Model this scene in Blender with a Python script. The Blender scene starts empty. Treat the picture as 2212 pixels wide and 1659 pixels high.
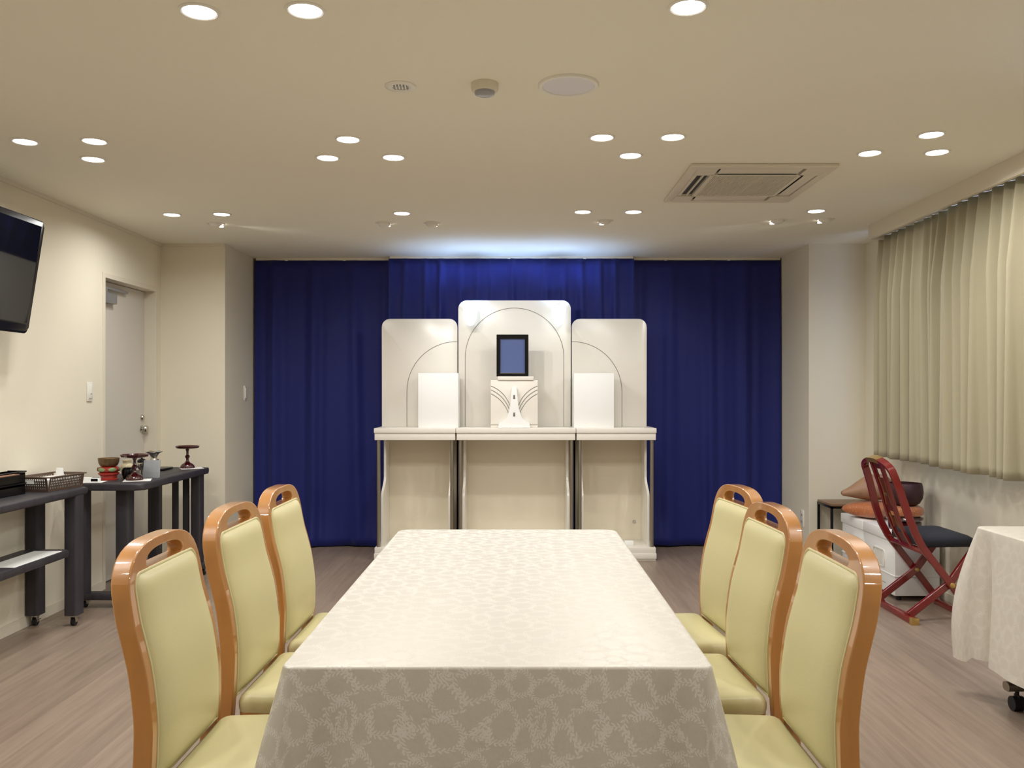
import bpy, bmesh, math, random
from mathutils import Vector, Matrix
random.seed(4)
PI = math.pi
S = bpy.context.scene
COL = S.collection

# ------------------------------------------------------------------ camera, world, exposure
cam_d = bpy.data.cameras.new('camera')
cam_d.sensor_width = 36.0
cam_d.lens = 36.0 * 1863 / 2212
cam_d.shift_x = -12 / 2212
cam_d.shift_y = 18.5 / 2212
cam_d.clip_start = 0.05
cam = bpy.data.objects.new('camera', cam_d)
COL.objects.link(cam)
cam.location = (0, 0, 1.29)
cam.rotation_euler = (PI / 2, 0, 0)
S.camera = cam
w = bpy.data.worlds.new('world')
S.world = w
w.use_nodes = True
w.node_tree.nodes['Background'].inputs[0].default_value = (0.9, 0.95, 1, 1)
w.node_tree.nodes['Background'].inputs[1].default_value = 0.05
S.view_settings.view_transform = 'Standard'
S.view_settings.look = 'None'
S.view_settings.gamma = 1.0
S.view_settings.exposure = 0.24
S.view_settings.use_curve_mapping = False
LAMP_W = 4.25          # each recessed ceiling light
LAMP_COL = (1.0, 0.99, 0.965)
SPOT_W = 13.0          # adjustable spots turned to the altar
SPOT_COL = (1.0, 0.98, 0.94)
ALTAR_W = 9.0          # glass lamps on the altar screen
ALTAR_COL = (0.35, 0.56, 1.0)

# ------------------------------------------------------------------ room measures
XL, XR = -2.71, 2.64
YB, YP = 7.32, 6.55      # back wall, pilaster faces
YF = -1.9
H = 2.42
PLX, PRX = -2.222, 2.212  # inner edges of the two pilasters

# ------------------------------------------------------------------ materials
def srgb(r, g, b):
    f = lambda c: ((c / 255 + 0.055) / 1.055) ** 2.4 if c > 10 else c / 255 / 12.92
    return (f(r), f(g), f(b), 1)

def mat(name, col, rough=0.5, metal=0.0, spec=0.5, coat=0.0, coat_rough=0.05, sheen=0.0, bump=None, vary=None, trans=0.0, emit=None, alpha=1.0):
    m = bpy.data.materials.new(name)
    m.use_nodes = True
    nt = m.node_tree
    p = nt.nodes['Principled BSDF']
    p.inputs['Base Color'].default_value = col
    p.inputs['Roughness'].default_value = rough
    p.inputs['Metallic'].default_value = metal
    p.inputs['Specular IOR Level'].default_value = spec
    p.inputs['Coat Weight'].default_value = coat
    p.inputs['Coat Roughness'].default_value = coat_rough
    p.inputs['Sheen Weight'].default_value = sheen
    p.inputs['Transmission Weight'].default_value = trans
    if emit:
        p.inputs['Emission Color'].default_value = emit[0]
        p.inputs['Emission Strength'].default_value = emit[1]
    tc = nt.nodes.new('ShaderNodeTexCoord')
    if vary:      # (scale vec, amount, detail)
        mp = nt.nodes.new('ShaderNodeMapping')
        mp.inputs['Scale'].default_value = vary[0]
        nt.links.new(tc.outputs['Object'], mp.inputs[0])
        n = nt.nodes.new('ShaderNodeTexNoise')
        n.inputs['Scale'].default_value = 1
        n.inputs['Detail'].default_value = 5
        nt.links.new(mp.outputs[0], n.inputs[0])
        r = nt.nodes.new('ShaderNodeValToRGB')
        a = vary[1]
        r.color_ramp.elements[0].position = 0.3
        r.color_ramp.elements[1].position = 0.7
        r.color_ramp.elements[0].color = (col[0] * (1 - a), col[1] * (1 - a), col[2] * (1 - a), 1)
        r.color_ramp.elements[1].color = (min(1, col[0] * (1 + a)), min(1, col[1] * (1 + a)), min(1, col[2] * (1 + a)), 1)
        nt.links.new(n.outputs[0], r.inputs[0])
        nt.links.new(r.outputs[0], p.inputs['Base Color'])
    if bump:      # (scale, strength)
        n = nt.nodes.new('ShaderNodeTexNoise')
        n.inputs['Scale'].default_value = bump[0]
        n.inputs['Detail'].default_value = 4
        nt.links.new(tc.outputs['Object'], n.inputs[0])
        b = nt.nodes.new('ShaderNodeBump')
        b.inputs['Strength'].default_value = bump[1]
        b.inputs['Distance'].default_value = 0.002
        nt.links.new(n.outputs[0], b.inputs['Height'])
        nt.links.new(b.outputs[0], p.inputs['Normal'])
    return m

M = {}
M['wall'] = mat('wallpaper', srgb(228, 221, 202), 0.75, bump=(160, 0.25), spec=0.25)
M['ceil'] = mat('ceiling_paper', srgb(240, 236, 220), 0.85, bump=(140, 0.2), spec=0.2)
M['trim'] = mat('cream_trim', srgb(222, 214, 196), 0.5)
M['door'] = mat('door_paint', srgb(208, 203, 194), 0.38)
M['white'] = mat('white_plastic', srgb(232, 229, 220), 0.35)
M['white_box'] = mat('white_board', srgb(240, 240, 238), 0.5)
M['lam'] = mat('white_laminate', srgb(232, 227, 217), 0.28, spec=0.5)
M['lam_back'] = mat('gloss_laminate', srgb(226, 216, 194), 0.14, spec=0.6)
M['inlay'] = mat('grey_inlay', srgb(112, 106, 98), 0.5)
M['navy'] = mat('navy_cloth', srgb(24, 32, 106), 0.6, sheen=0.12, bump=(300, 0.3), spec=0.3)
M['beige'] = mat('beige_cloth', srgb(172, 164, 138), 0.7, sheen=0.2, bump=(350, 0.3), spec=0.25)
M['wood'] = mat('varnished_wood', srgb(178, 122, 60), 0.35, coat=1.0, coat_rough=0.03, vary=((14, 14, 2.5), 0.14))
M['vinyl'] = mat('cream_vinyl', srgb(206, 197, 150), 0.36, bump=(220, 0.12), spec=0.45)
M['pipe'] = mat('cream_piping', srgb(206, 196, 148), 0.4)
M['dark'] = mat('charcoal_wood', srgb(56, 53, 58), 0.5, vary=((30, 30, 3), 0.2), spec=0.4)
M['black'] = mat('black_plastic', srgb(11, 10, 12), 0.25, spec=.3)
M['screen'] = mat('screen_glass', srgb(12, 12, 14), 0.04, spec=0.6)
M['chrome'] = mat('polished_metal', srgb(205, 203, 196), 0.15, metal=1.0)
M['steel'] = mat('brushed_metal', srgb(170, 164, 152), 0.32, metal=1.0)
M['bronze'] = mat('dark_tube', srgb(150, 142, 128), 0.3, metal=0.8)
M['red'] = mat('red_lacquer', srgb(120, 28, 27), 0.22, coat=0.6, coat_rough=0.05)
M['maroon'] = mat('maroon_lacquer', srgb(60, 12, 14), 0.15, coat=0.9, coat_rough=0.03)
M['gold'] = mat('gold_metal', srgb(206, 172, 104), 0.3, metal=0.85)
M['seatblack'] = mat('black_fabric', srgb(17, 17, 25), 0.85, sheen=0.04, bump=(260, 0.4))
M['paper'] = mat('white_paper', srgb(240, 240, 236), 0.7)
M['brownplastic'] = mat('brown_plastic', srgb(92, 74, 62), 0.4)
M['grey'] = mat('grey_plastic', srgb(170, 168, 166), 0.45)
M['greyblue'] = mat('speaker_mesh', srgb(232, 232, 240), 0.7, bump=(900, 0.5))
M['bowl'] = mat('bronze_bowl', srgb(116, 92, 66), 0.35, metal=0.55)
M['gong'] = mat('purple_bronze', srgb(70, 44, 46), 0.45, metal=0.4, bump=(60, 0.3))
M['redpaint'] = mat('red_paint', srgb(164, 48, 40), 0.3, coat=0.4)
M['tan'] = mat('tan_wood', srgb(160, 124, 96), 0.5, vary=((9, 9, 9), 0.12))
M['brownwood'] = mat('brown_board', srgb(128, 100, 74), 0.4, vary=((6, 40, 6), 0.15))
M['acrylic'] = mat('frosted_acrylic', srgb(190, 193, 198), 0.2, trans=0.45, spec=0.5)
M['cream'] = mat('cream_ceramic', srgb(216, 202, 168), 0.2)
M['photo'] = mat('blue_print', srgb(84, 100, 150), 0.25, coat=0.5, coat_rough=0.02)
M['rubber'] = mat('black_rubber', srgb(22, 22, 24), 0.6)
M['silverpaint'] = mat('grey_paint', srgb(150, 152, 156), 0.35, metal=0.4)
M['orangecloth'] = mat('orange_paper', srgb(150, 106, 82), 0.6)
M['socket'] = mat('dark_socket', srgb(60, 58, 56), 0.6)
M['glow'] = mat('lit_diffuser', (1, 1, 1, 1), 0.5, emit=((1, 0.98, 0.93, 1), 12.0))
M['glow_blue'] = mat('lit_glass_shade', (1, 1, 1, 1), 0.3, emit=((0.70, 0.86, 1.0, 1), 1.5))
M['glow_spot'] = mat('lit_spot_bulb', (1, 1, 1, 1), 0.3, emit=((1, 0.93, 0.8, 1), 5.0))
M['glass'] = mat('clear_lens', (0.95, 0.95, 0.95, 1), 0.05, trans=0.9)
M['tagg'] = mat('grey_tag', srgb(120, 114, 108), 0.5)


class NB:
    """small expression helper for math nodes"""
    def __init__(self, m):
        self.nt = m.node_tree
    def op(self, op, a, b=None, c=None):
        n = self.nt.nodes.new('ShaderNodeMath')
        n.operation = op
        for i, v in enumerate((a, b, c)):
            if v is None:
                continue
            if isinstance(v, (int, float)):
                n.inputs[i].default_value = v
            else:
                self.nt.links.new(v, n.inputs[i])
        return n.outputs[0]

def damask(name, ground, vine, metal):
    m = mat(name, (0.8, 0.8, 0.8, 1), 0.5)
    nt = m.node_tree
    p = nt.nodes['Principled BSDF']
    N = NB(m)
    uv = nt.nodes.new('ShaderNodeUVMap')
    uv.uv_map = 'UVMap'
    ns = nt.nodes.new('ShaderNodeTexNoise')
    ns.inputs['Scale'].default_value = 5
    ns.inputs['Detail'].default_value = 1
    nt.links.new(uv.outputs[0], ns.inputs[0])
    sp = nt.nodes.new('ShaderNodeSeparateXYZ')
    nt.links.new(uv.outputs[0], sp.inputs[0])
    sc = nt.nodes.new('ShaderNodeSeparateColor')
    nt.links.new(ns.outputs['Color'], sc.inputs[0])
    u0 = N.op('ADD', sp.outputs[0], N.op('MULTIPLY', N.op('SUBTRACT', sc.outputs[0], 0.5), 0.10))
    v0 = N.op('ADD', sp.outputs[1], N.op('MULTIPLY', N.op('SUBTRACT', sc.outputs[1], 0.5), 0.10))
    total = None
    def vines(du, dv, T, R, n, inner, rot):
        nonlocal total
        row = N.op('FLOOR', N.op('DIVIDE', N.op('ADD', v0, dv), T * 0.866))
        odd = N.op('MULTIPLY', N.op('FLOORED_MODULO', row, 2), T / 2)
        cx = N.op('SUBTRACT', N.op('FLOORED_MODULO', N.op('ADD', N.op('ADD', u0, du), odd), T), T / 2)
        cy = N.op('SUBTRACT', N.op('FLOORED_MODULO', N.op('ADD', v0, dv), T * 0.866), T * 0.433)
        r = N.op('SQRT', N.op('ADD', N.op('MULTIPLY', cx, cx), N.op('MULTIPLY', cy, cy)))
        a = N.op('FLOORED_MODULO', N.op('ADD', N.op('DIVIDE', N.op('ARCTAN2', cy, cx), 2 * PI), rot + 0.5), 1.0)
        # a scroll: the radius shrinks along the turn
        rr = N.op('SUBTRACT', R, N.op('MULTIPLY', a, inner))
        d = N.op('SUBTRACT', r, rr)
        masks = [N.op('LESS_THAN', N.op('ABSOLUTE', d), 0.0006)]
        for sgn, sh in ((1, 0.0), (-1, 0.5)):
            k = N.op('SUBTRACT', N.op('FRACT', N.op('ADD', N.op('MULTIPLY', a, n), sh)), 0.5)
            t = N.op('MULTIPLY', k, N.op('MULTIPLY', rr, 2 * PI / n))
            q = N.op('SUBTRACT', d, sgn * 0.0038)
            pa = N.op('MULTIPLY', N.op('ADD', t, N.op('MULTIPLY', q, sgn)), 0.7071)
            qa = N.op('MULTIPLY', N.op('SUBTRACT', t, N.op('MULTIPLY', q, sgn)), 0.7071)
            e = N.op('ADD', N.op('POWER', N.op('ABSOLUTE', N.op('DIVIDE', pa, 0.0044)), 2.0), N.op('POWER', N.op('ABSOLUTE', N.op('DIVIDE', qa, 0.0016)), 2.0))
            masks.append(N.op('LESS_THAN', e, 1.0))
        for k in masks:
            total = k if total is None else N.op('MAXIMUM', total, k)
    vines(0.0, 0.0, 0.104, 0.038, 24, 0.010, 0.1)
    vines(0.052, 0.03, 0.104, 0.032, 20, 0.010, 0.6)
    vines(0.02, 0.062, 0.137, 0.020, 11, 0.014, 0.35)
    mx = nt.nodes.new('ShaderNodeMix')
    mx.data_type = 'RGBA'
    nt.links.new(total, mx.inputs[0])
    mx.inputs[6].default_value = ground
    mx.inputs[7].default_value = vine
    nt.links.new(mx.outputs[2], p.inputs['Base Color'])
    nt.links.new(N.op('ADD', 0.5, N.op('MULTIPLY', total, 0.25)), p.inputs['Roughness'])
    p.inputs['Specular IOR Level'].default_value = 0.5
    # the satin ground mirrors light softly, the woven vines stay matt
    nt.links.new(N.op('MULTIPLY', N.op('SUBTRACT', 1.0, total), metal), p.inputs['Metallic'])
    wv = nt.nodes.new('ShaderNodeTexNoise')
    wv.inputs['Scale'].default_value = 9
    wv.inputs['Detail'].default_value = 3
    nt.links.new(uv.outputs[0], wv.inputs[0])
    b = nt.nodes.new('ShaderNodeBump')
    b.inputs['Strength'].default_value = 0.15
    b.inputs['Distance'].default_value = 0.01
    nt.links.new(wv.outputs[0], b.inputs['Height'])
    nt.links.new(b.outputs[0], p.inputs['Normal'])
    return m
M['damask'] = damask('damask_cloth', srgb(197, 192, 181), srgb(205, 201, 191), 0.42)
M['damask_pale'] = damask('pale_damask_cloth', srgb(206, 199, 187), srgb(212, 206, 194), 0.06)

def floor_mat():
    m = mat('vinyl_planks', (0.3, 0.2, 0.15, 1), 0.35)
    nt = m.node_tree
    p = nt.nodes['Principled BSDF']
    tc = nt.nodes.new('ShaderNodeTexCoord')
    mp = nt.nodes.new('ShaderNodeMapping')
    mp.inputs['Rotation'].default_value = (0, 0, PI / 2)
    nt.links.new(tc.outputs['Object'], mp.inputs[0])
    br = nt.nodes.new('ShaderNodeTexBrick')
    br.inputs['Scale'].default_value = 1
    br.inputs['Mortar Size'].default_value = 0.0012
    br.inputs['Mortar Smooth'].default_value = 0.3
    br.inputs['Brick Width'].default_value = 1.22
    br.inputs['Row Height'].default_value = 0.10
    br.inputs['Color1'].default_value = (0.30, 0.30, 0.30, 1)
    br.inputs['Color2'].default_value = (0.70, 0.70, 0.70, 1)
    br.inputs['Mortar'].default_value = (0.05, 0.05, 0.05, 1)
    br.offset = 0.37
    nt.links.new(mp.outputs[0], br.inputs[0])
    mp2 = nt.nodes.new('ShaderNodeMapping')
    mp2.inputs['Scale'].default_value = (38, 1.6, 1)
    nt.links.new(tc.outputs['Object'], mp2.inputs[0])
    g = nt.nodes.new('ShaderNodeTexNoise')
    g.inputs['Scale'].default_value = 1
    g.inputs['Detail'].default_value = 6
    g.inputs['Roughness'].default_value = 0.65
    nt.links.new(mp2.outputs[0], g.inputs[0])
    N = NB(m)
    fac = N.op('ADD', N.op('ADD', N.op('MULTIPLY', br.outputs[0], 0.26), 0.08), N.op('MULTIPLY', g.outputs[0], 0.62))
    r = nt.nodes.new('ShaderNodeValToRGB')
    r.color_ramp.elements[0].position = 0.28
    r.color_ramp.elements[1].position = 0.78
    r.color_ramp.elements[0].color = srgb(114, 98, 86)
    r.color_ramp.elements[1].color = srgb(165, 146, 129)
    nt.links.new(fac, r.inputs[0])
    nt.links.new(r.outputs[0], p.inputs['Base Color'])
    p.inputs['Roughness'].default_value = 0.38
    p.inputs['Specular IOR Level'].default_value = 0.45
    return m
M['floor'] = floor_mat()

def brocade(name, base, dots):
    m = mat(name, base, 0.45, sheen=0.3)
    nt = m.node_tree
    p = nt.nodes['Principled BSDF']
    tc = nt.nodes.new('ShaderNodeTexCoord')
    v = nt.nodes.new('ShaderNodeTexVoronoi')
    v.inputs['Scale'].default_value = 70
    nt.links.new(tc.outputs['Object'], v.inputs[0])
    r = nt.nodes.new('ShaderNodeValToRGB')
    r.color_ramp.elements[0].position = 0.12
    r.color_ramp.elements[1].position = 0.34
    r.color_ramp.elements[0].color = dots
    r.color_ramp.elements[1].color = base
    nt.links.new(v.outputs['Distance'], r.inputs[0])
    nt.links.new(r.outputs[0], p.inputs['Base Color'])
    return m
M['brocade'] = brocade('orange_brocade', srgb(178, 104, 60), srgb(208, 150, 92))

# ------------------------------------------------------------------ mesh helpers
class MB:
    def __init__(self):
        self.bm = bmesh.new()
    def box(self, x0, x1, y0, y1, z0, z1, bevel=0.0, seg=2, rot=None):
        r = bmesh.ops.create_cube(self.bm, size=1.0)
        vs = r['verts']
        for v in vs:
            v.co = Vector((x0 + (v.co.x + .5) * (x1 - x0), y0 + (v.co.y + .5) * (y1 - y0), z0 + (v.co.z + .5) * (z1 - z0)))
        if bevel:
            es = {e for v in vs for e in v.link_edges}
            g = bmesh.ops.bevel(self.bm, geom=list(es), offset=bevel, segments=seg, profile=0.5, affect='EDGES')
            vs = list({v for v in vs if v.is_valid} | set(g['verts']))
        if rot:
            bmesh.ops.transform(self.bm, matrix=rot, verts=vs)
        return self
    def prism(self, pts, axis, a0, a1, bevel=0.0):
        """polygon pts in the plane across axis ('x': (y,z), 'y': (x,z), 'z': (x,y)) extruded a0..a1"""
        def P(p, a):
            return {'x': (a, p[0], p[1]), 'y': (p[0], a, p[1]), 'z': (p[0], p[1], a)}[axis]
        A = [self.bm.verts.new(P(p, a0)) for p in pts]
        B = [self.bm.verts.new(P(p, a1)) for p in pts]
        n = len(pts)
        fs = [self.bm.faces.new(A), self.bm.faces.new(B[::-1])]
        for i in range(n):
            fs.append(self.bm.faces.new((A[i], B[i], B[(i + 1) % n], A[(i + 1) % n])))
        if bevel:
            es = list({e for f in fs[:2] for e in f.edges})
            bmesh.ops.bevel(self.bm, geom=es, offset=bevel, segments=2, profile=0.5, affect='EDGES')
        return self
    def lathe(self, prof, n=32, c=(0, 0, 0), sx=1.0, sy=1.0, tw=None):
        """profile of (r, z); closed at r=0 ends"""
        rings = []
        for r, z in prof:
            if r < 1e-6:
                rings.append([self.bm.verts.new((c[0], c[1], c[2] + z))])
            else:
                rings.append([self.bm.verts.new((c[0] + sx * r * math.cos(2 * PI * i / n), c[1] + sy * r * math.sin(2 * PI * i / n), c[2] + z)) for i in range(n)])
        for a, b in zip(rings[:-1], rings[1:]):
            if len(a) == 1 and len(b) == 1:
                continue
            for i in range(n):
                j = (i + 1) % n
                if len(a) == 1:
                    self.bm.faces.new((a[0], b[j], b[i]))
                elif len(b) == 1:
                    self.bm.faces.new((a[i], a[j], b[0]))
                else:
                    self.bm.faces.new((a[i], a[j], b[j], b[i]))
        return self
    def sweep(self, pts, sect, up=(0, 0, 1), closed=False, cap=True, scale=None):
        """sweep a 2D section (list of (s,t): s along side, t along up-ish) on points"""
        pts = [Vector(p) for p in pts]
        n = len(pts)
        rings = []
        for i, p in enumerate(pts):
            if closed:
                t = pts[(i + 1) % n] - pts[i - 1]
            else:
                t = pts[min(i + 1, n - 1)] - pts[max(i - 1, 0)]
            t.normalize()
            u = Vector(up)
            s = t.cross(u)
            if s.length < 1e-4:
                s = t.cross(Vector((1, 0, 0)))
            s.normalize()
            q = s.cross(t)
            k = scale[i] if scale else 1.0
            rings.append([self.bm.verts.new(p + s * (a * k) + q * (b * k)) for a, b in sect])
        m = len(sect)
        rng = range(n) if closed else range(n - 1)
        for i in rng:
            A, B = rings[i], rings[(i + 1) % n]
            for j in range(m):
                self.bm.faces.new((A[j], A[(j + 1) % m], B[(j + 1) % m], B[j]))
        if cap and not closed:
            self.bm.faces.new(rings[0][::-1])
            self.bm.faces.new(rings[-1])
        return self
    def tube(self, pts, r, n=10, **k):
        return self.sweep(pts, [(r * math.cos(2 * PI * i / n), r * math.sin(2 * PI * i / n)) for i in range(n)], **k)
    def cyl(self, p0, p1, r, n=20):
        d = Vector(p1) - Vector(p0)
        up = (0, 0, 1) if abs(d.normalized().z) < 0.9 else (0, 1, 0)
        return self.tube([p0, p1], r, n, up=up)
    def grid(self, rows):
        """rows of points -> quads; returns verts"""
        V = [[self.bm.verts.new(p) for p in r] for r in rows]
        for a, b in zip(V[:-1], V[1:]):
            for i in range(len(a) - 1):
                self.bm.faces.new((a[i], a[i + 1], b[i + 1], b[i]))
        return V
    def build(self, name, m, parent=None, loc=None, smooth=40, bevel=None, solid=None):
        bm = self.bm
        bmesh.ops.recalc_face_normals(bm, faces=bm.faces)
        bm.normal_update()
        if smooth:
            lim = math.radians(smooth)
            for f in bm.faces:
                f.smooth = True
            for e in bm.edges:
                if len(e.link_faces) == 2 and e.calc_face_angle(0) > lim:
                    e.smooth = False
        me = bpy.data.meshes.new(name)
        bm.to_mesh(me)
        bm.free()
        me.materials.append(M[m] if isinstance(m, str) else m)
        o = bpy.data.objects.new(name, me)
        COL.objects.link(o)
        if parent:
            o.parent = parent
        if loc:
            o.location = loc
        if solid:
            md = o.modifiers.new('thickness', 'SOLIDIFY')
            md.thickness = solid
            md.offset = 0
        if bevel:
            md = o.modifiers.new('edge', 'BEVEL')
            md.width = bevel
            md.segments = 3
            md.limit_method = 'ANGLE'
            md.angle_limit = math.radians(38)
            md.harden_normals = False
        return o

def tag(o, label, cat, group=None):
    o['label'] = label
    o['category'] = cat
    if group:
        o['group'] = group
    return o

def thing(name, label, cat, loc=(0, 0, 0), rz=0.0, group=None):
    o = bpy.data.objects.new(name, None)
    o.empty_display_size = 0.1
    COL.objects.link(o)
    o.location = loc
    o.rotation_euler = (0, 0, rz)
    return tag(o, label, cat, group)

def struct(o):
    o['kind'] = 'structure'
    return o

def dup(root, label, loc, rz=0.0, group=None):
    r = root.copy()
    COL.objects.link(r)
    r.location = loc
    r.rotation_euler = (0, 0, rz)
    r['label'] = label
    if group:
        r['group'] = group
    for ch in list(root.children):
        c = ch.copy()
        COL.objects.link(c)
        c.parent = r
        for g in list(ch.children):
            d = g.copy()
            COL.objects.link(d)
            d.parent = c
    return r

def interp(tab, z):
    """smooth curve through (z, x) points"""
    n = len(tab)
    if z <= tab[0][0]:
        return tab[0][1]
    if z >= tab[-1][0]:
        return tab[-1][1]
    i = 0
    while z > tab[i + 1][0]:
        i += 1
    def slope(k):
        a, b = tab[max(0, k - 1)], tab[min(n - 1, k + 1)]
        return (b[1] - a[1]) / (b[0] - a[0])
    (za, xa), (zb, xb) = tab[i], tab[i + 1]
    h = zb - za
    t = (z - za) / h
    return (xa * (2 * t ** 3 - 3 * t ** 2 + 1) + slope(i) * h * (t ** 3 - 2 * t ** 2 + t)
            + xb * (3 * t ** 2 - 2 * t ** 3) + slope(i + 1) * h * (t ** 3 - t ** 2))

def rrect(w, h, r, n=6, cx=0, cy=0, corners=(1, 1, 1, 1)):
    """rounded rectangle outline, corners bl, br, tr, tl"""
    pts = []
    for k, (sx, sy, a0) in enumerate(((-1, -1, PI), (1, -1, 1.5 * PI), (1, 1, 0), (-1, 1, .5 * PI))):
        if not corners[k]:
            pts.append((cx + sx * w / 2, cy + sy * h / 2))
            continue
        for i in range(n + 1):
            a = a0 + i / n * PI / 2
            pts.append((cx + sx * (w / 2 - r) + r * math.cos(a), cy + sy * (h / 2 - r) + r * math.sin(a)))
    return pts

RECT = lambda a, b: [(-a / 2, -b / 2), (a / 2, -b / 2), (a / 2, b / 2), (-a / 2, b / 2)]

# ------------------------------------------------------------------ setting
struct(MB().box(XL - .3, XR + .3, YF - .2, YB + .2, -.1, 0).build('floor', 'floor'))
struct(MB().box(XL - .3, XR + .3, YF - .2, YB + .2, H, H + .1).build('ceiling', 'ceil'))
DY0, DY1, DZ = 5.66, 6.46, 2.05       # doorway in the left wall
lw = MB()
lw.box(XL - .16, XL, YF, DY0, 0, H).box(XL - .16, XL, DY1, YB, 0, H).box(XL - .16, XL, DY0, DY1, DZ, H)
struct(lw.build('wall_left', 'wall'))
struct(MB().box(XR, XR + .16, YF, YB, 0, H).build('wall_right', 'wall'))
struct(MB().box(XL - .16, XR + .16, YB, YB + .15, 0, H).build('wall_back', 'wall'))
struct(MB().box(XL - .16, XR + .16, YF - .15, YF, 0, H).build('wall_front', 'wall'))
struct(MB().box(XL, PLX, YP, YB, 0, H).build('wall_left_pilaster', 'wall'))
struct(MB().box(PRX, XR, YP, YB, 0, H).build('wall_right_pilaster', 'wall'))
b = MB().box(XL, XL + .008, YF, DY0 - .03, 0, .06)
struct(b.build('baseboard_left', 'trim'))
struct(MB().box(XR - .008, XR, YF, YP, 0, .06).build('baseboard_right', 'trim'))
b = MB().box(XL, PLX + .008, YP - .008, YP, 0, .06).box(PLX, PLX + .008, YP, YB, 0, .06)
b.box(PRX - .008, XR, YP - .008, YP, 0, .06).box(PRX - .008, PRX, YP, YB, 0, .06)
struct(b.build('baseboard_back', 'trim'))
# slim ceiling edge along the left wall and around the pilaster
struct(MB().box(XL, XL + .012, YF, YP, H - .022, H).box(XL, PLX, YP - .012, YP, H - .022, H).build('trim_1', 'trim'))
# boxed curtain pelmet along the right wall
PELX = 2.375
struct(MB().box(PELX, PELX + .02, YF, 5.84, H - .096, H).box(PELX + .02, XR, 5.82, 5.84, H - .096, H).build('trim_2', 'wall'))

# door, set back in the left wall
door = struct(MB().box(XL - .125, XL - .085, DY0 + .005, DY1 - .005, .008, DZ - .008).build('door_1', 'door'))
fr = MB()
fr.box(XL - .085, XL + .006, DY0 - .035, DY0 + .003, 0, DZ + .03).box(XL - .15, XL + .003, DY1 - .004, DY1 + .03, 0, DZ + .03).box(XL - .15, XL + .003, DY0, DY1, DZ - .004, DZ + .03)
fr.box(XL - .15, XL - .085, DY0 - .02, DY0 + .006, 0, DZ)
fr.build('door_frame', 'trim', door, bevel=.002)
cl = MB().box(XL - .085, XL - .040, DY0 + .03, DY0 + .27, DZ - .155, DZ - .085, .006)
closer = cl.build('door_closer', 'silverpaint', door)
MB().box(XL - .068, XL - .052, DY0 + .06, DY0 + .46, DZ - .062, DZ - .046, .003).box(XL - .075, XL - .045, DY0 + .10, DY0 + .14, DZ - .09, DZ - .045, .003).build('closer_arm', 'silverpaint', closer)
MB().lathe([(0, 0), (.028, 0), (.028, .006), (.014, .008), (.014, .020), (.024, .026), (.028, .036), (.022, .047), (0, .050)], 24).build('door_knob', 'chrome', door, (XL - .087, DY1 - .050, 1.02)).rotation_euler = (0, PI / 2, 0)
MB().lathe([(0, 0), (.022, 0), (.022, .010), (.016, .018), (0, .019)], 24).build('door_lock', 'chrome', door, (XL - .085, DY1 - .050, 1.105)).rotation_euler = (0, PI / 2, 0)

# ------------------------------------------------------------------ recessed ceiling lights
def add_light(kind, name, parent, loc, power, col, size=.1, spread=None, rot=None, spot=None, blend=.6):
    d = bpy.data.lights.new(name, kind)
    d.energy = power
    d.color = col
    if kind == 'AREA':
        d.shape = 'DISK'
        d.size = size
        if spread:
            d.spread = spread
    else:
        d.shadow_soft_size = size
    if kind == 'SPOT':
        d.spot_size = spot
        d.spot_blend = blend
    o = bpy.data.objects.new(name, d)
    COL.objects.link(o)
    o.parent = parent
    o.location = loc
    if rot:
        o.rotation_euler = rot
    return o

DL = [
    (-.943, 2.555, 'recessed round ceiling light, leftmost at the top edge of the photo'),
    (-.626, 2.546, 'recessed round ceiling light at the top edge, right one of the left pair'),
    (.499, 2.524, 'recessed round ceiling light alone at the top edge, right of centre'),
    (-2.214, 3.877, 'recessed round ceiling light above the television, farthest left of all'),
    (-1.899, 3.870, 'recessed round ceiling light above the left wall, nearer one of two in line'),
    (-2.052, 4.169, 'recessed round ceiling light above the left wall, farther one of two in line'),
    (-.755, 3.842, 'recessed round ceiling light left of centre, nearest of its triangle'),
    (-.912, 4.144, 'recessed round ceiling light left of centre, left corner of its triangle'),
    (-.595, 4.136, 'recessed round ceiling light left of centre, right corner of its triangle'),
    (.373, 3.814, 'recessed round ceiling light right of centre, left corner of its triangle'),
    (.685, 3.807, 'recessed round ceiling light right of centre, right corner of its triangle'),
    (.537, 4.104, 'recessed round ceiling light right of centre, farthest of its triangle, left of air conditioner'),
    (1.810, 3.773, 'recessed round ceiling light above the beige curtain, nearest of the three there'),
    (1.660, 4.064, 'recessed round ceiling light between the air conditioner and the beige curtain, left of its three'),
    (1.969, 4.048, 'recessed round ceiling light beside the beige curtain, farther one of two in line'),
    (-2.192, 5.468, 'recessed round ceiling light near the door, leftmost of the far row'),
    (-1.871, 5.454, 'recessed round ceiling light near the door, second in the far row'),
    (-.728, 5.426, 'recessed round ceiling light in the far row, alone left of the altar'),
    (.407, 5.384, 'recessed round ceiling light in the far row, left of the pair before the altar'),
    (.723, 5.384, 'recessed round ceiling light in the far row, right of the pair before the altar'),
    (1.855, 5.357, 'recessed round ceiling light in the far row beyond the air conditioner'),
]
dl0 = None
for x, y, lab in DL:
    if dl0 is None:
        dl0 = thing('downlight', lab, 'ceiling light', (x, y, H), 0, 'recessed round ceiling lights')
        MB().lathe([(.0475, 0), (.0475, -.004), (.052, -.006), (.059, -.003), (.060, 0)], 40).build('trim_ring', 'white', dl0)
        MB().lathe([(0, -.0035), (.0478, -.0035), (.0478, 0), (0, 0)], 40).build('diffuser', 'glow', dl0)
        t = dl0
    else:
        t = dup(dl0, lab, (x, y, H))
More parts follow.
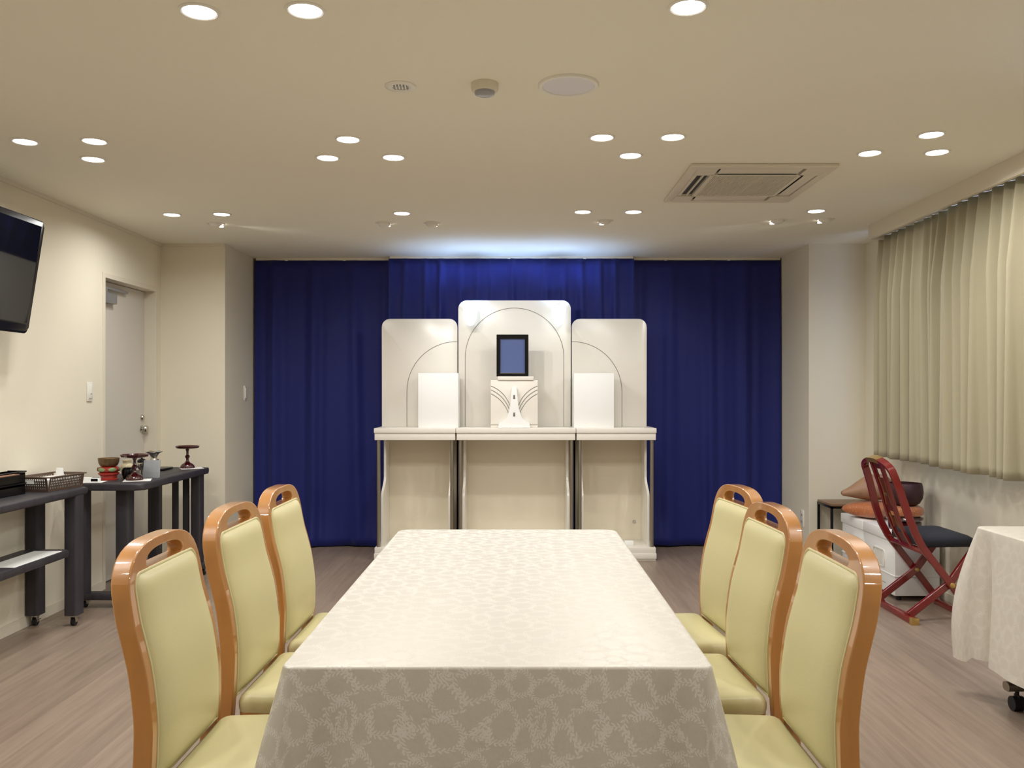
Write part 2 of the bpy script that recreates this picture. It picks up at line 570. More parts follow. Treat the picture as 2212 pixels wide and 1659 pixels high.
# unseen lights of the same kind, added for foreground light and chair highlights
for x, y in ((-1.53, 1.80), (-1.68, 1.44), (-1.38, 1.44), (-1.60, .75), (1.44, 1.80), (1.30, 1.44), (1.60, 1.44), (1.50, .75), (-1.95, -.6), (-.77, -.6), (.55, -.6), (1.85, -.6)):
    dup(dl0, 'unseen recessed round ceiling light, added out of view to light the foreground', (x, y, H))
for t in [o for o in COL.objects if o.name.startswith('downlight')]:
    add_light('AREA', 'light_source', t, (0, 0, -.006), LAMP_W, LAMP_COL, .09, 2.85)

# adjustable spots turned towards the altar
SP = [
    (-2.019, 5.768, (-.3, 6.9, 1.3), 'white adjustable ceiling spotlight near the door, leftmost of its row'),
    (-.887, 5.736, (.0, 6.95, 1.1), 'white adjustable ceiling spotlight left of the altar, outer one of two eyeballs'),
    (-.570, 5.736, (.05, 6.95, 1.15), 'white adjustable ceiling spotlight left of the altar, inner one of two eyeballs'),
    (.573, 5.674, (-.05, 6.95, 1.2), 'white adjustable ceiling spotlight just right of the altar middle'),
    (1.704, 5.659, (.4, 6.9, 1.3), 'white adjustable ceiling spotlight beyond the air conditioner, left of two'),
    (2.009, 5.629, (.5, 6.9, 1.2), 'white adjustable ceiling spotlight nearest the far end of the beige curtain'),
]
for i, (x, y, aim, lab) in enumerate(SP):
    t = thing('ceiling_spotlight', lab, 'spotlight', (x, y, H), 0, 'adjustable spotlights before the altar')
    MB().lathe([(.046, 0), (.046, -.004), (.055, -.005), (.058, -.002), (.058, 0)], 36).build('trim_ring', 'white', t)
    d = (Vector(aim) - Vector((x, y, H))).normalized()
    low = .024 if i not in (1, 2) else .036
    ball = MB()
    prof = [(0, -low - .002)] + [(.043 * math.sin(a), -low * math.cos(a)) for a in [k * PI / 2 / 8 for k in range(1, 9)]] + [(.043, 0)]
    ball.lathe(prof, 28)
    hx = Vector((d.x, d.y, 0)).normalized()
    eye = ball.build('eyeball', 'white', t)
    MB().lathe([(0, 0), (.014, .001), (.016, -.006), (0, -.007)], 16).build('bulb', 'glow_spot', eye, (hx.x * .036, hx.y * .036, -.013))
    q = d.to_track_quat('-Z', 'Y').to_euler()
    add_light('SPOT', 'light_source', t, (hx.x * .062, hx.y * .062, -.03), SPOT_W * (.9, 1.2, 1.2, .5, .9, .9)[i], SPOT_COL, .02, None, q, math.radians(84), .9)

# ceiling fittings between the lights
t = thing('emergency_light', 'small round emergency light with a reflector grid, left of the smoke detector', 'emergency light', (-.432, 3.18, H))
MB().lathe([(.030, -.004), (.034, -.006), (.052, -.006), (.058, -.003), (.058, 0), (.03, 0), (.030, -.004)], 40).build('trim_ring', 'white', t)
MB().lathe([(0, 0), (.031, -.001), (.031, -.003), (0, -.002)], 30).build('reflector', 'chrome', t)
g = MB()
for k in range(5):
    g.box(-.024 + k * .0115, -.020 + k * .0115, -.018, .018, -.008, -.002)
g.build('reflector_fins', 'bronze', t)
t = thing('smoke_detector', 'cream cylindrical smoke detector with a clear lens under the ceiling', 'smoke detector', (-.12, 3.155, H))
t.scale = (1, 1, .72)
MB().lathe([(0, 0), (.050, 0), (.050, -.030), (.046, -.040), (.040, -.042), (0, -.042)], 40).build('body', 'trim', t)
MB().lathe([(.038, -.0415), (.036, -.054), (.026, -.060), (0, -.062), (0, -.0415), (.038, -.0415)], 36).build('lens', 'acrylic', t)
t = thing('ceiling_speaker', 'large round ceiling speaker with a grey mesh disc and white rim', 'speaker', (.187, 3.165, H))
MB().lathe([(.094, -.003), (.096, -.009), (.108, -.009), (.112, -.004), (.112, 0), (.094, 0), (.094, -.003)], 56).build('rim', 'white', t)
MB().lathe([(0, -.006), (.0945, -.005), (.0945, 0), (0, 0)], 56).build('mesh_disc', 'greyblue', t)

# cassette air conditioner
AX, AY = 1.222, 4.655
t = thing('air_conditioner', 'cream four-way ceiling cassette air conditioner with a ribbed centre grille', 'air conditioner', (AX, AY, H))
t.scale = (1, 1, .6)
a, e = .365, .405
bm_ = MB()
bm_.box(-a, a, -e, -e + .045, -.03, 0, .006).box(-a, a, e - .045, e, -.03, 0, .006)
bm_.box(-a, -a + .045, -e + .04, e - .04, -.03, 0, .004).box(a - .045, a, -e + .04, e - .04, -.03, 0, .004)
bm_.box(-.215, .215, -.245, -.225, -.03, 0).box(-.215, .215, .225, .245, -.03, 0)
bm_.box(-.235, -.215, -.245, .245, -.03, 0).box(.215, .235, -.245, .245, -.03, 0)
for sx in (-1, 1):
    for sy in (-1, 1):
        bm_.box(*sorted((sx * .22, sx * (a - .04))), *sorted((sy * .235, sy * (e - .04))), -.03, 0)
bm_.build('panel', 'trim', t)
MB().box(-.33, .33, -.37, .37, -.006, 0).build('duct', 'socket', t)
gm = MB()
for k in range(44):
    x = -.212 + k * .00975
    gm.box(x, x + .0052, -.226, .226, -.027, -.012)
gm.box(-.212, .212, -.226, .226, -.013, -.010)
gm.build('grille', 'trim', t)
for (nm, x0, x1, y0, y1, ang) in (('flap', -.205, .205, -.352, -.262, 0), ('flap', -.205, .205, .262, .352, 0), ('flap', .252, .312, -.225, .225, 0)):
    MB().box(x0, x1, y0, y1, -.026, -.019, .003).build(nm, 'trim', t)
MB().box(-.318, -.300, -.22, .22, -.028, -.008, .002).build('flap', 'trim', t)
MB().box(-.270, -.262, -.22, .22, -.028, -.008, .002).build('flap', 'trim', t)
MB().box(-.20, .20, -.258, -.252, -.031, -.027).build('slot', 'socket', t)

# ------------------------------------------------------------------ curtains
def curtain(name, pts_fn, n, z0, z1, pleats, amp, rows, label, cat, group, m, hem=0.0, seed=0, pinch=True, soft=False, xdir=(1, 0, 0), ndir=(0, -1, 0), origin=(0, 0, 0), width=1.0, base_wave=0.0):
    rnd = random.Random(seed)
    ph = [rnd.uniform(-.5, .5) for _ in range(pleats + 2)]
    am = [rnd.uniform(.6, 1.25) for _ in range(pleats + 2)]
    X, Nn, O = Vector(xdir), Vector(ndir), Vector(origin)
    mb = MB()
    R = []
    for j in range(rows + 1):
        f = j / rows               # 0 top .. 1 bottom
        row = []
        for i in range(n + 1):
            u = i / n
            k = u * pleats
            k0 = int(k)
            ft = k - k0
            aa = am[k0] * (1 - ft) + am[k0 + 1] * ft
            dd = (ph[k0] * (1 - ft) + ph[k0 + 1] * ft) * (.25 + .75 * f)
            c = math.cos(2 * PI * (k + dd * .8))
            fold = (.5 + .5 * c)
            if soft:
                fold = fold * (.55 + .45 * math.cos(2 * PI * k * .5 + seed)) + .25 * math.sin(2 * PI * k * .31 + 2 * seed)
            sharp = max(0, fold) ** (3.2 - 2.0 * min(1, f * 2.2)) if pinch else fold
            off = amp * aa * (sharp * (.45 + .75 * min(1, f * 3 + .15)) - .3)
            off += .25 * amp * math.sin(2 * PI * (k * .37 + seed) + 1.3) * f
            side = amp * .35 * math.sin(2 * PI * (k + dd)) * f
            z = z1 + (z0 - z1) * f + hem * (math.sin(k * 2.1 + seed) * .5 + .5 * math.sin(k * .9)) * f
            if base_wave and f > .86:
                off += base_wave * ((f - .86) / .14) ** 1.5 * (1.0 + .8 * math.sin(k * 1.7 + seed))
            row.append(O + X * (u * width + side * .4) + Nn * off + Vector((0, 0, z)))
        R.append(row)
    mb.grid(R)
    o = mb.build(name, m, smooth=80, solid=.002)
    return o

CY = 7.23
def curtain_thing(label, group, **k):
    t = thing('curtain', label, 'curtain', (k['origin'][0] + k['xdir'][0] * k['width'] / 2, k['origin'][1] + k['xdir'][1] * k['width'] / 2, k['z0']), 0, group)
    o = curtain('cloth_panel', None, label=label, cat='curtain', group=group, **k)
    o.parent = t
    o.location = -Vector(t.location)
    return t
G = 'navy curtains behind the altar'
curtain_thing('navy curtain left of the altar, hanging from the ceiling to the floor', G, n=300, z0=.012, z1=2.395, pleats=7, amp=.03, soft=True, pinch=False, rows=36, m='navy', seed=3, origin=(-2.205, CY, 0), width=1.15, xdir=(1, 0, 0), hem=.008, base_wave=.03)
curtain_thing('navy curtain behind the white altar, bright blue along its lamp-lit top', G, n=400, z0=.02, z1=2.400, pleats=14, amp=.034, rows=36, m='navy', seed=8, origin=(-1.07, CY - .07, 0), width=2.035, xdir=(1, 0, 0))
curtain_thing('navy curtain right of the altar, hanging from the ceiling to the floor', G, n=300, z0=.012, z1=2.396, pleats=8, amp=.028, soft=True, pinch=False, rows=36, m='navy', seed=12, origin=(.968, CY, 0), width=1.235, xdir=(1, 0, 0), hem=.008, base_wave=.03)
GR = 'curtain rails above the navy curtains'
for x0, x1, y, z, lab in ((-2.19, -1.05, CY - .0, H - .022, 'white curtain rail over the left navy curtain'), (-1.06, .96, CY - .07, H - .017, 'white curtain rail over the middle navy curtain, behind the altar'), (.96, 2.20, CY - .0, H - .020, 'white curtain rail over the right navy curtain')):
    t = thing('curtain_rail', lab, 'curtain rail', ((x0 + x1) / 2, y, z), 0, GR)
    hw = (x1 - x0) / 2
    MB().box(-hw, hw, -.012, .012, 0, H - z, .003).build('track', 'trim', t)
    for k in ((-.55, .3) if hw < .7 else (-.02, .6)):
        r = MB().box(k * hw - .012, k * hw + .012, -.018, -.008, -.007, .002, .002)
        r.build('runner', 'white', t)

GB = 'beige curtains along the window wall'
RC = dict(z0=.858, z1=2.345, amp=.062, rows=30, m='beige', xdir=(0, -1, 0), ndir=(-1, 0, 0))
curtain_thing('beige pleated curtain at the far end of the window wall, beside the red chair', GB, n=300, pleats=9, seed=5, origin=(2.475, 5.885, 0), width=.975, **RC)
curtain_thing('beige pleated curtain cut off by the right edge of the photo', GB, n=420, pleats=15, seed=9, origin=(2.455, 4.895, 0), width=1.72, **RC)
t = thing('curtain_rail', 'curtain rail under the white pelmet on the right wall', 'curtain rail', (2.47, 4.5, 2.348))
MB().box(-.012, .012, -1.4, 1.42, 0, .018, .003).box(-.02, .17, 1.40, 1.42, .004, .016).box(-.02, .17, -.2, -.18, .004, .016).build('track', 'trim', t)

# window behind the beige curtains: only its daylight shows below the hem
wf = MB().box(XR - .02, XR, 3.1, 3.16, .98, 2.2).box(XR - .02, XR, 5.72, 5.78, .98, 2.2).box(XR - .02, XR, 3.1, 5.78, .98, 1.04).box(XR - .02, XR, 3.1, 5.78, 2.14, 2.2).box(XR - .02, XR, 4.42, 4.48, 1.04, 2.14)
win = struct(wf.build('window_1', 'silverpaint'))
M['pane'] = mat('daylit_pane', (.5, .6, .8, 1), .1, emit=((.50, .64, 1, 1), 4.0))
MB().box(XR - .012, XR - .004, 3.15, 5.73, 1.03, 2.15).build('window_glass', 'pane', win)

# ------------------------------------------------------------------ altar
ZT = 1.016
YFT = 6.62    # front edge of the altar tables
def altar_table(label, x0, x1, wing_l, wing_r):
    t = thing('altar_table', label, 'altar table', ((x0 + x1) / 2, 6.86, 0), 0, 'white altar tables')
    hw = (x1 - x0) / 2 - .002
    y0 = YFT - 6.86
    MB().box(-hw, hw, y0, .19, ZT - .037, ZT, .002).build('top', 'lam', t)
    MB().box(-hw + .004, hw - .004, y0 + .008, .186, ZT - .092, ZT - .038, .002).build('fascia', 'lam', t)
    MB().box(-hw, hw, y0 - .002, .19, .012, .055, .003).box(-hw + .005, hw - .005, y0 + .006, .186, .0, .013).box(-hw + .004, hw - .004, y0 + .006, .186, .055, .098, .003).build('plinth', 'lam', t)
    MB().box(-hw + .02, hw - .02, .16, .178, .098, ZT - .092).build('back_panel', 'lam_back', t)
    for s in (-1, 1):
        # side board with a curved front edge
        prof = [(.158, .098), (.158, ZT - .092), (-.02, ZT - .092), (-.02, .62)]
        for k in range(9):
            f = k / 8
            prof.append((-.02 - .15 * (.5 - .5 * math.cos(PI * f)), .62 - .14 * f))
        prof += [(-.17, .098)]
        x = s * (hw - .052)
        MB().prism(prof, 'x', x - .009, x + .009).build('side_panel', 'lam', t)
        MB().cyl((s * (hw - .030), y0 + .04, .098), (s * (hw - .030), y0 + .04, ZT - .092), .0145).build('post', 'steel', t)
    return t
altar_table('left white altar table with steel corner posts, beside the navy curtain', -1.105, -.474, 1, 0)
altar_table('middle white altar table with steel corner posts, behind the dining table', -.474, .449, 0, 0)
tr = altar_table('right white altar table with steel corner posts and a small cable hole', .449, 1.069, 0, 1)
MB().lathe([(.008, 0), (.014, 0), (.014, .003), (.008, .003), (.008, 0)], 20).build('cable_grommet', 'grey', tr, (.19, .158, .24)).rotation_euler = (PI / 2, 0, 0)
o = MB().box(-.035, .035, -.02, .02, 0, .035, .004).build('power_adapter', 'white_box', None, (.87, 6.74, .098))
tag(o, 'small white adapter block on the base of the right altar table', 'adapter')

YS = 6.95     # front face of the screens
def screen(label, x0, x1, h):
    t = thing('altar_screen', label, 'altar screen', ((x0 + x1) / 2, YS, ZT), 0, 'white upright altar screens')
    w_ = x1 - x0
    MB().prism(rrect(w_, h, .066, 8, 0, h / 2, (0, 0, 1, 1)), 'y', 0, .022, .003).build('panel', 'lam', t)
    return t
def inlay(t, pts, wd=.0036, y=-.0006):
    mb = MB()
    mb.sweep([(p[0], y, p[1]) for p in pts], RECT(wd, .0022), up=(0, 1, 0))
    return mb.build('inlay_line', 'inlay', t, smooth=60)
tc_ = screen('tall middle altar screen with two glowing lamps at its top corners', -.4775, .429, 1.016)
r_, zs = .397, .955 - .397
pts = [(-r_, .0)] + [(r_ * math.cos(a), zs + r_ * math.sin(a)) for a in [PI - k * PI / 40 for k in range(41)]] + [(r_, 0)]
inlay(tc_, pts)
for s in (-1, 1):
    lx = s * .352
    arm = MB().box(lx - .02, lx + .02, -.012, 0, .925, .985, .003).cyl((lx, -.01, .955), (lx, -.085, .955), .007)
    arm.build('lamp_bracket', 'lam', tc_)
    sh = MB().lathe([(0, .805), (.022, .812), (.040, .838), (.051, .875), (.055, .93), (.056, .955), (.052, .955), (.048, .90), (.036, .85), (0, .83)], 32, (0, 0, 0))
    sh.build('lamp_shade', 'glow_blue', tc_, (lx, -.09, 0))
    add_light('POINT', 'light_source', tc_, (lx, -.09, .918), ALTAR_W, ALTAR_COL, .012)
tl = screen('lower left altar screen with a quarter-arch line', -1.094, -.485, .868)
R = .402
pts = [(.305 - .003, .685)] + [(.3 - R * math.sin(a), .685 - R + R * math.cos(a)) for a in [k * PI / 2 / 24 for k in range(1, 25)]] + [(.3 - R, 0)]
inlay(tl, pts)
trs = screen('lower right altar screen with a quarter-arch line', .4365, 1.041, .868)
inlay(trs, [(-p[0], p[1]) for p in pts])

o = MB().box(-.155, .155, -.10, .10, 0, .425, .002).build('display_block', 'white_box', None, (-.617, 6.80, ZT))
tag(o, 'plain white block standing before the left altar screen', 'display block', 'white blocks on the altar')
o = MB().box(-.155, .155, -.10, .10, 0, .425, .002).build('display_block', 'white_box', None, (.594, 6.80, ZT))
tag(o, 'plain white block standing before the right altar screen', 'display block', 'white blocks on the altar')

# small cabinet with arched lines and a flared centre piece
cb = thing('altar_cabinet', 'small white cabinet with curved grey lines, centred on the altar', 'cabinet', (-.026, 6.80, ZT))
MB().box(-.183, .183, -.09, .12, .0, .37, .003).build('body', 'lam', cb)
MB().box(-.128, .150, -.10, .11, .37, .40, .002).build('upper_shelf', 'lam', cb)
for s in (-1, 1):
    for k in range(3):
        p0, p1 = Vector((.180, .325 - k * .030)), Vector((.034 + k * .006, .175 - k * .028))
        c = Vector((.075 + k * .006, .285 - k * .032))
        pts = [(1 - f) ** 2 * p0 + 2 * f * (1 - f) * c + f * f * p1 for f in [i / 14 for i in range(15)]]
        mb = MB().sweep([(s * p.x, -.0915, p.y) for p in pts], RECT(.0036, .0022), up=(0, 1, 0))
        mb.build('inlay_line', 'inlay', cb)
MB().box(-.183, .183, -.0925, -.0895, .022, .0245).build('inlay_line', 'inlay', cb)
half = [(.016, .315), (.020, .30), (.025, .24), (.030, .18), (.040, .12), (.058, .075), (.085, .05), (.118, .045), (.125, .002)]
prof = [(-a_, b_) for a_, b_ in half] + [(a_, b_) for a_, b_ in half[::-1]]
orn = MB().prism(prof, 'y', -.135, -.0905, .003).build('flared_ornament', 'white_box', cb)
for z in (.225, .09):
    MB().box(-.0075, .0075, -.1375, -.1345, z, z + .03, .001).build('grey_insert', 'tagg', orn)

pf = thing('photo_frame', 'black picture frame holding a blank blue sheet, on the altar cabinet', 'picture frame', (-.0395, 6.76, ZT + .40))
mb = MB()
fw, fh = .125, .328
mb.box(-fw, -fw + .028, -.012, .012, 0, fh).box(fw - .028, fw, -.012, .012, 0, fh).box(-fw + .028, fw - .028, -.012, .012, 0, .024).box(-fw + .028, fw - .028, -.012, .012, fh - .032, fh)
mb.build('frame', 'black', pf)
MB().box(-fw + .026, fw - .026, .0, .010, .022, fh - .030).build('picture', 'photo', pf)
MB().box(-fw + .028, fw - .028, -.010, -.004, .024, .028).build('inner_edge', 'chrome', pf)
MB().prism([(.012, .22), (.012, .20), (.10, .0), (.115, .0)], 'x', -.02, .02).build('easel_leg', 'black', pf)

# ------------------------------------------------------------------ tables with cloths
def wave(s, seed):
    return math.sin(s * 9.3 + seed) * .5 + math.sin(s * 17.7 + seed * 2.1) * .3 + math.sin(s * 31 + seed) * .2

def cloth(name, x0, x1, y0, y1, z, drop, rc, label, flare, seed, cone=.06, valley=.02, m='damask'):
    """tablecloth: drop(side) for front, right, back, left; side order is counter-clockwise from the front-left corner"""
    P = []        # (point, normal, arclen, corner distance, drop)
    ra, rd = rc        # near and far corner radius
    sides = [((x0 + ra, y0), (x1 - ra, y0), (0, -1)), ((x1, y0 + ra), (x1, y1 - rd), (1, 0)), ((x1 - rd, y1), (x0 + rd, y1), (0, 1)), ((x0, y1 - rd), (x0, y0 + ra), (-1, 0))]
    cen = [(x1 - ra, y0 + ra), (x1 - rd, y1 - rd), (x0 + rd, y1 - rd), (x0 + ra, y0 + ra)]
    s = 0.0
    for k, (a, b, nn) in enumerate(sides):
        rc = (ra, rd, rd, ra)[k]
        a, b = Vector(a), Vector(b)
        L = (b - a).length
        n = int(L / .022)
        for i in range(n + 1):
            f = i / n
            dcor = min(f, 1 - f) * L
            P.append((a.lerp(b, f), Vector(nn), s + f * L, dcor, drop[k]))
        s += L
        a0 = math.atan2(nn[1], nn[0])
        na = 12
        for i in range(1, na):
            f = i / na
            an = a0 + f * PI / 2
            n_ = Vector((math.cos(an), math.sin(an)))
            d0, d1 = drop[k], drop[(k + 1) % 4]
            q = max(0, min(1, (f - (.25 if d0 > d1 else .45)) / .3))
            q = q * q * (3 - 2 * q)
            dd = d0 * (1 - q) + d1 * q
            P.append((Vector(cen[k]) + n_ * rc, n_, s + f * rc * PI / 2, -(.5 - abs(f - .5)) * .05, dd + (0.02 if abs(d0 - d1) < .05 else 0)))
        s += rc * PI / 2
    mb = MB()
    bm = mb.bm
    uvl = bm.loops.layers.uv.new('UVMap')
    J = 22
    rb = .007
    rings, uvs = [], {}
    for j in range(J + 1):
        ring = []
        for (p, n_, sl, dc, dr) in P:
            if j <= 4:
                an = j / 4 * PI / 2
                o_ = rb * math.sin(an) - rb
                zz = z - rb * (1 - math.cos(an))
                dist = o_ + rb
            else:
                f = (j - 4) / (J - 4)
                w_ = f * dr
                fl = flare * w_ / .55
                if dc <= 0:
                    fl += cone * math.sin(min(1.1, w_ / .5) * PI * .62) * (-dc / .025) ** .7
                else:
                    fl -= valley * math.exp(-((dc - .07) / .035) ** 2) * min(1, w_ / .3)
                fl += .010 * wave(sl, seed) * (w_ / .5)
                o_ = fl
                zz = z - rb - w_
                dist = w_ + rb
            q = p + n_ * o_
            v = bm.verts.new((q.x, q.y, zz))
            uvs[v] = (p.x + n_.x * dist, p.y + n_.y * dist)
            ring.append(v)
        rings.append(ring)
    n = len(P)
    bm.faces.new(rings[0])
    for a, b in zip(rings[:-1], rings[1:]):
        for i in range(n):
            k = (i + 1) % n
            bm.faces.new((a[i], b[i], b[k], a[k]))
    for f in bm.faces:
        for l in f.loops:
            l[uvl].uv = uvs[l.vert]
    o = mb.build(name, m, None, smooth=70)
    return o

def folding_table(label, x0, x1, y0, y1, h, legy, feet=True):
    t = thing('dining_table', label, 'table', ((x0 + x1) / 2, (y0 + y1) / 2, 0))
    hx, hy = (x1 - x0) / 2, (y1 - y0) / 2
    MB().prism(rrect(2 * hx, 2 * hy, .055, 8), 'z', h - .028, h, .003).build('tabletop', 'brownwood', t)
    for s in (-1, 1):
        y = s * legy
        lg = MB()
        lg.cyl((-.12, y, .10), (-.12, y, h - .03), .016).cyl((.12, y, .10), (.12, y, h - .03), .016)
        lg.sweep([(-hx + .03, y, .098), (hx - .03, y, .098)], rrect(.05, .036, .017, 5))
        l_ = lg.build('leg', 'bronze', t)
        for sx in (-1, 1):
            cx = sx * (hx - .075)
            c = MB()
            for k in (-1, 1):
                c.cyl((cx + k * .012 - .010, y, .029), (cx + k * .012 + .010, y, .029), .029, 24)
            c.box(cx - .004, cx + .004, y - .018, y + .018, .02, .066, .003).cyl((cx, y, .06), (cx, y, .09), .008)
            c.build('caster', 'rubber', l_)
    return t

TX0, TX1, TY0, TY1, TZ = -.492, .408, 1.785, 3.585, .722
folding_table('long dining table under the cream vine-patterned cloth in the middle of the room', TX0 + .008, TX1 - .008, TY0 + .008, TY1 - .008, TZ - .004, .62)
o = cloth('tablecloth', TX0, TX1, TY0, TY1, TZ, (.56, .195, .30, .195), (.022, .055), '', .085, 1.3, cone=.05, valley=.035)
tag(o, 'cream vine-patterned tablecloth draped over the long dining table in front', 'tablecloth')
# back corners of the near cloth are rounder in the photo; the far edge is a soft curve
RX0, RX1, RY0, RY1 = 1.944, 2.49, 1.87, 3.67
folding_table('wheeled table under a cream cloth at the right edge, in front of the red chair', RX0 + .008, RX1 - .008, RY0 + .008, RY1 - .008, TZ - .004, .73)
o = cloth('tablecloth', RX0, RX1, RY0, RY1, TZ, (.55, .25, .545, .545), (.03, .03), '', .03, 4.2, cone=.085, valley=.05, m='damask_pale')
tag(o, 'cream tablecloth hanging over the table at the right edge of the photo', 'tablecloth')

# ------------------------------------------------------------------ dining chairs (facing +X, origin on the floor under the seat)
CX = [(0, -.315), (.2, -.275), (.40, -.245), (.48, -.239), (.55, -.2365), (.607, -.2375), (.70, -.2495), (.755, -.2625), (.81, -.277), (.895, -.291), (.98, -.299)]
cz = lambda z: interp(CX, z)
DEP = .040
hw_out = lambda z: .214 - .014 * max(0, min(1, (z - .45) / .45))
def ray_poly(c, ang, poly):
    d = (math.cos(ang), math.sin(ang))
    best = None
    for i in range(len(poly)):
        ax, ay = poly[i]
        bx, by = poly[(i + 1) % len(poly)]
        ex, ey = bx - ax, by - ay
        den = d[0] * ey - d[1] * ex
        if abs(den) < 1e-12:
            continue
        t = ((ax - c[0]) * ey - (ay - c[1]) * ex) / den
        u = ((ax - c[0]) * d[1] - (ay - c[1]) * d[0]) / den
        if t > 0 and -1e-9 <= u <= 1 + 1e-9 and (best is None or t < best):
            best = t
    return (c[0] + d[0] * best, c[1] + d[1] * best)

def make_chair(label, group):
    t = thing('dining_chair', label, 'chair', (0, 0, 0), 0, group)
    # crest rail with a hand slot
    zb = .845
    ow = hw_out(zb)
    outer = [(-ow, zb)]
    n = 48
    for i in range(n + 1):
        a = PI - PI * i / n
        ca, sa = math.cos(a), math.sin(a)
        outer.append((ow * math.copysign(abs(ca) ** (2 / 3.0), ca), zb + .119 * abs(sa) ** (2 / 2.5)))
    outer.append((ow, zb))
    slot = []
    for i in range(25):
        a = PI - PI * i / 24
        ca, sa = math.cos(a), math.sin(a)
        slot.append((.103 * math.copysign(abs(ca) ** .8, ca), .914 + .028 * abs(sa) ** .8))
    slot.append((.094, .906))
    slot.append((-.094, .906))
    c = (0, .922)
    yi_ = ow - .031
    lo = [math.atan2(zb - c[1], s * ow) % (2 * PI) for s in (-1, 1)]
    hi = [math.atan2(zb - c[1], s * yi_) % (2 * PI) for s in (-1, 1)]
    angs = sorted(set([a for a in [2 * PI * i / 72 for i in range(72)] if not any(min(p, q) - .012 < a < max(p, q) + .012 for p, q in zip(lo, hi))] + lo + hi + [math.atan2(.906 - c[1], s * .094) % (2 * PI) for s in (-1, 1)]))
    bm = MB()
    F, Bk = [], []
    K = 5
    for a in angs:
        po, pi_ = ray_poly(c, a, outer), ray_poly(c, a, slot)
        rf, rb_ = [], []
        for k in range(K + 1):
            f = k / K
            y, z = pi_[0] + (po[0] - pi_[0]) * f, pi_[1] + (po[1] - pi_[1]) * f
            rf.append(bm.bm.verts.new((cz(z) + DEP / 2, y, z)))
            rb_.append(bm.bm.verts.new((cz(z) - DEP / 2, y, z)))
        F.append(rf)
        Bk.append(rb_)
    m = len(angs)
    for i in range(m):
        j = (i + 1) % m
        for k in range(K):
            bm.bm.faces.new((F[i][k], F[i][k + 1], F[j][k + 1], F[j][k]))
            bm.bm.faces.new((Bk[i][k], Bk[j][k], Bk[j][k + 1], Bk[i][k + 1]))
        bm.bm.faces.new((F[i][0], F[j][0], Bk[j][0], Bk[i][0]))
        if not any({angs[i], angs[j]} == {p, q} for p, q in zip(lo, hi)):      # the posts grow out of here
            bm.bm.faces.new((F[i][K], Bk[i][K], Bk[j][K], F[j][K]))
    for s in (-1, 1):
        R = []
        zs_ = [.40 + (zb - .40) * i / 30 for i in range(30)]
        for z in zs_:
            yo, yi = s * hw_out(z), s * (hw_out(z) - .031)
            x0, x1 = cz(z) - DEP / 2, cz(z) + DEP / 2
            R.append([(x0, yo, z), (x1, yo, z), (x1, yi, z), (x0, yi, z), (x0, yo, z)])
        V = bm.grid(R)
        bm.bm.faces.new([V[0][k] for k in range(4)])
        o_, i_ = angs.index(lo[0 if s < 0 else 1]), angs.index(hi[0 if s < 0 else 1])
        T = [Bk[o_][K], F[o_][K], F[i_][K], Bk[i_][K]]
        W = [V[-1][k] for k in range(4)]
        for k in range(4):
            q = (k + 1) % 4
            bm.bm.faces.new((W[k], W[q] if q else V[-1][4], T[q], T[k]))
        bmesh.ops.remove_doubles(bm.bm, verts=[v for r in V for v in (r[0], r[4])], dist=1e-6)
    bf = bm.build('back_frame', 'wood', t, smooth=50, bevel=.0065)
    # round every long edge, but leave the joint between crest rail and posts tight
    b2 = bmesh.new()
    b2.from_mesh(bf.data)
    lay = b2.edges.layers.float.new('bevel_weight_edge')
    for e in b2.edges:
        joint = all(abs(v.co.z - zb) < .0005 for v in e.verts) and all(abs(v.co.y) > yi_ - .001 for v in e.verts)
        e[lay] = 1.0 if len(e.link_faces) == 2 and e.calc_face_angle(0) > .66 and not joint else 0.0
    b2.to_mesh(bf.data)
    b2.free()
    bf.modifiers['edge'].limit_method = 'WEIGHT'
    # back cushion
    z0, z1 = .468, .902
    hwc = lambda z: hw_out(z) - .029
    rows, back, nz, ny = [], [], 44, 24
    edge = []
    for i in range(nz + 1):
        tz = 1 - (1 - i / nz) ** 1.9
        z = z0 + (z1 - z0) * tz
        v = tz * 2 - 1
        r, rk = [], []
        cut = 0
        if z > z1 - .034:
            q = (z - (z1 - .034)) / .034
            cut = .030 * (1 - math.sqrt(max(0, 1 - q * q)))
        for k in range(ny + 1):
            u = k / ny * 2 - 1
            y = u * (hwc(z) - cut)
            bul = .021 * (1 - abs(u) ** 7) * (1 - abs(v) ** 16)
            r.append((cz(z) + .0185 + bul, y, z))
            rk.append((cz(z) - .0195 - bul * .4, y, z))
        rows.append(r)
        back.append(rk)
    mb = MB()
    A = mb.grid(rows)
    Bv = mb.grid(back)
    per = lambda V: V[0] + [r[-1] for r in V[1:]] + V[-1][-2::-1] + [r[0] for r in V[-2:0:-1]]
    pa, pb = per(A), per(Bv)
    for i in range(len(pa)):
        j = (i + 1) % len(pa)
        mb.bm.faces.new((pa[i], pa[j], pb[j], pb[i]))
    loop = [v.co.copy() for v in pa]
    bc = mb.build('back_cushion', 'vinyl', t, smooth=60)
    MB().tube([p + Vector((.0005, 0, 0)) for p in loop], .0036, 8, up=(1, 0, 0), closed=True).build('piping', 'pipe', bc)
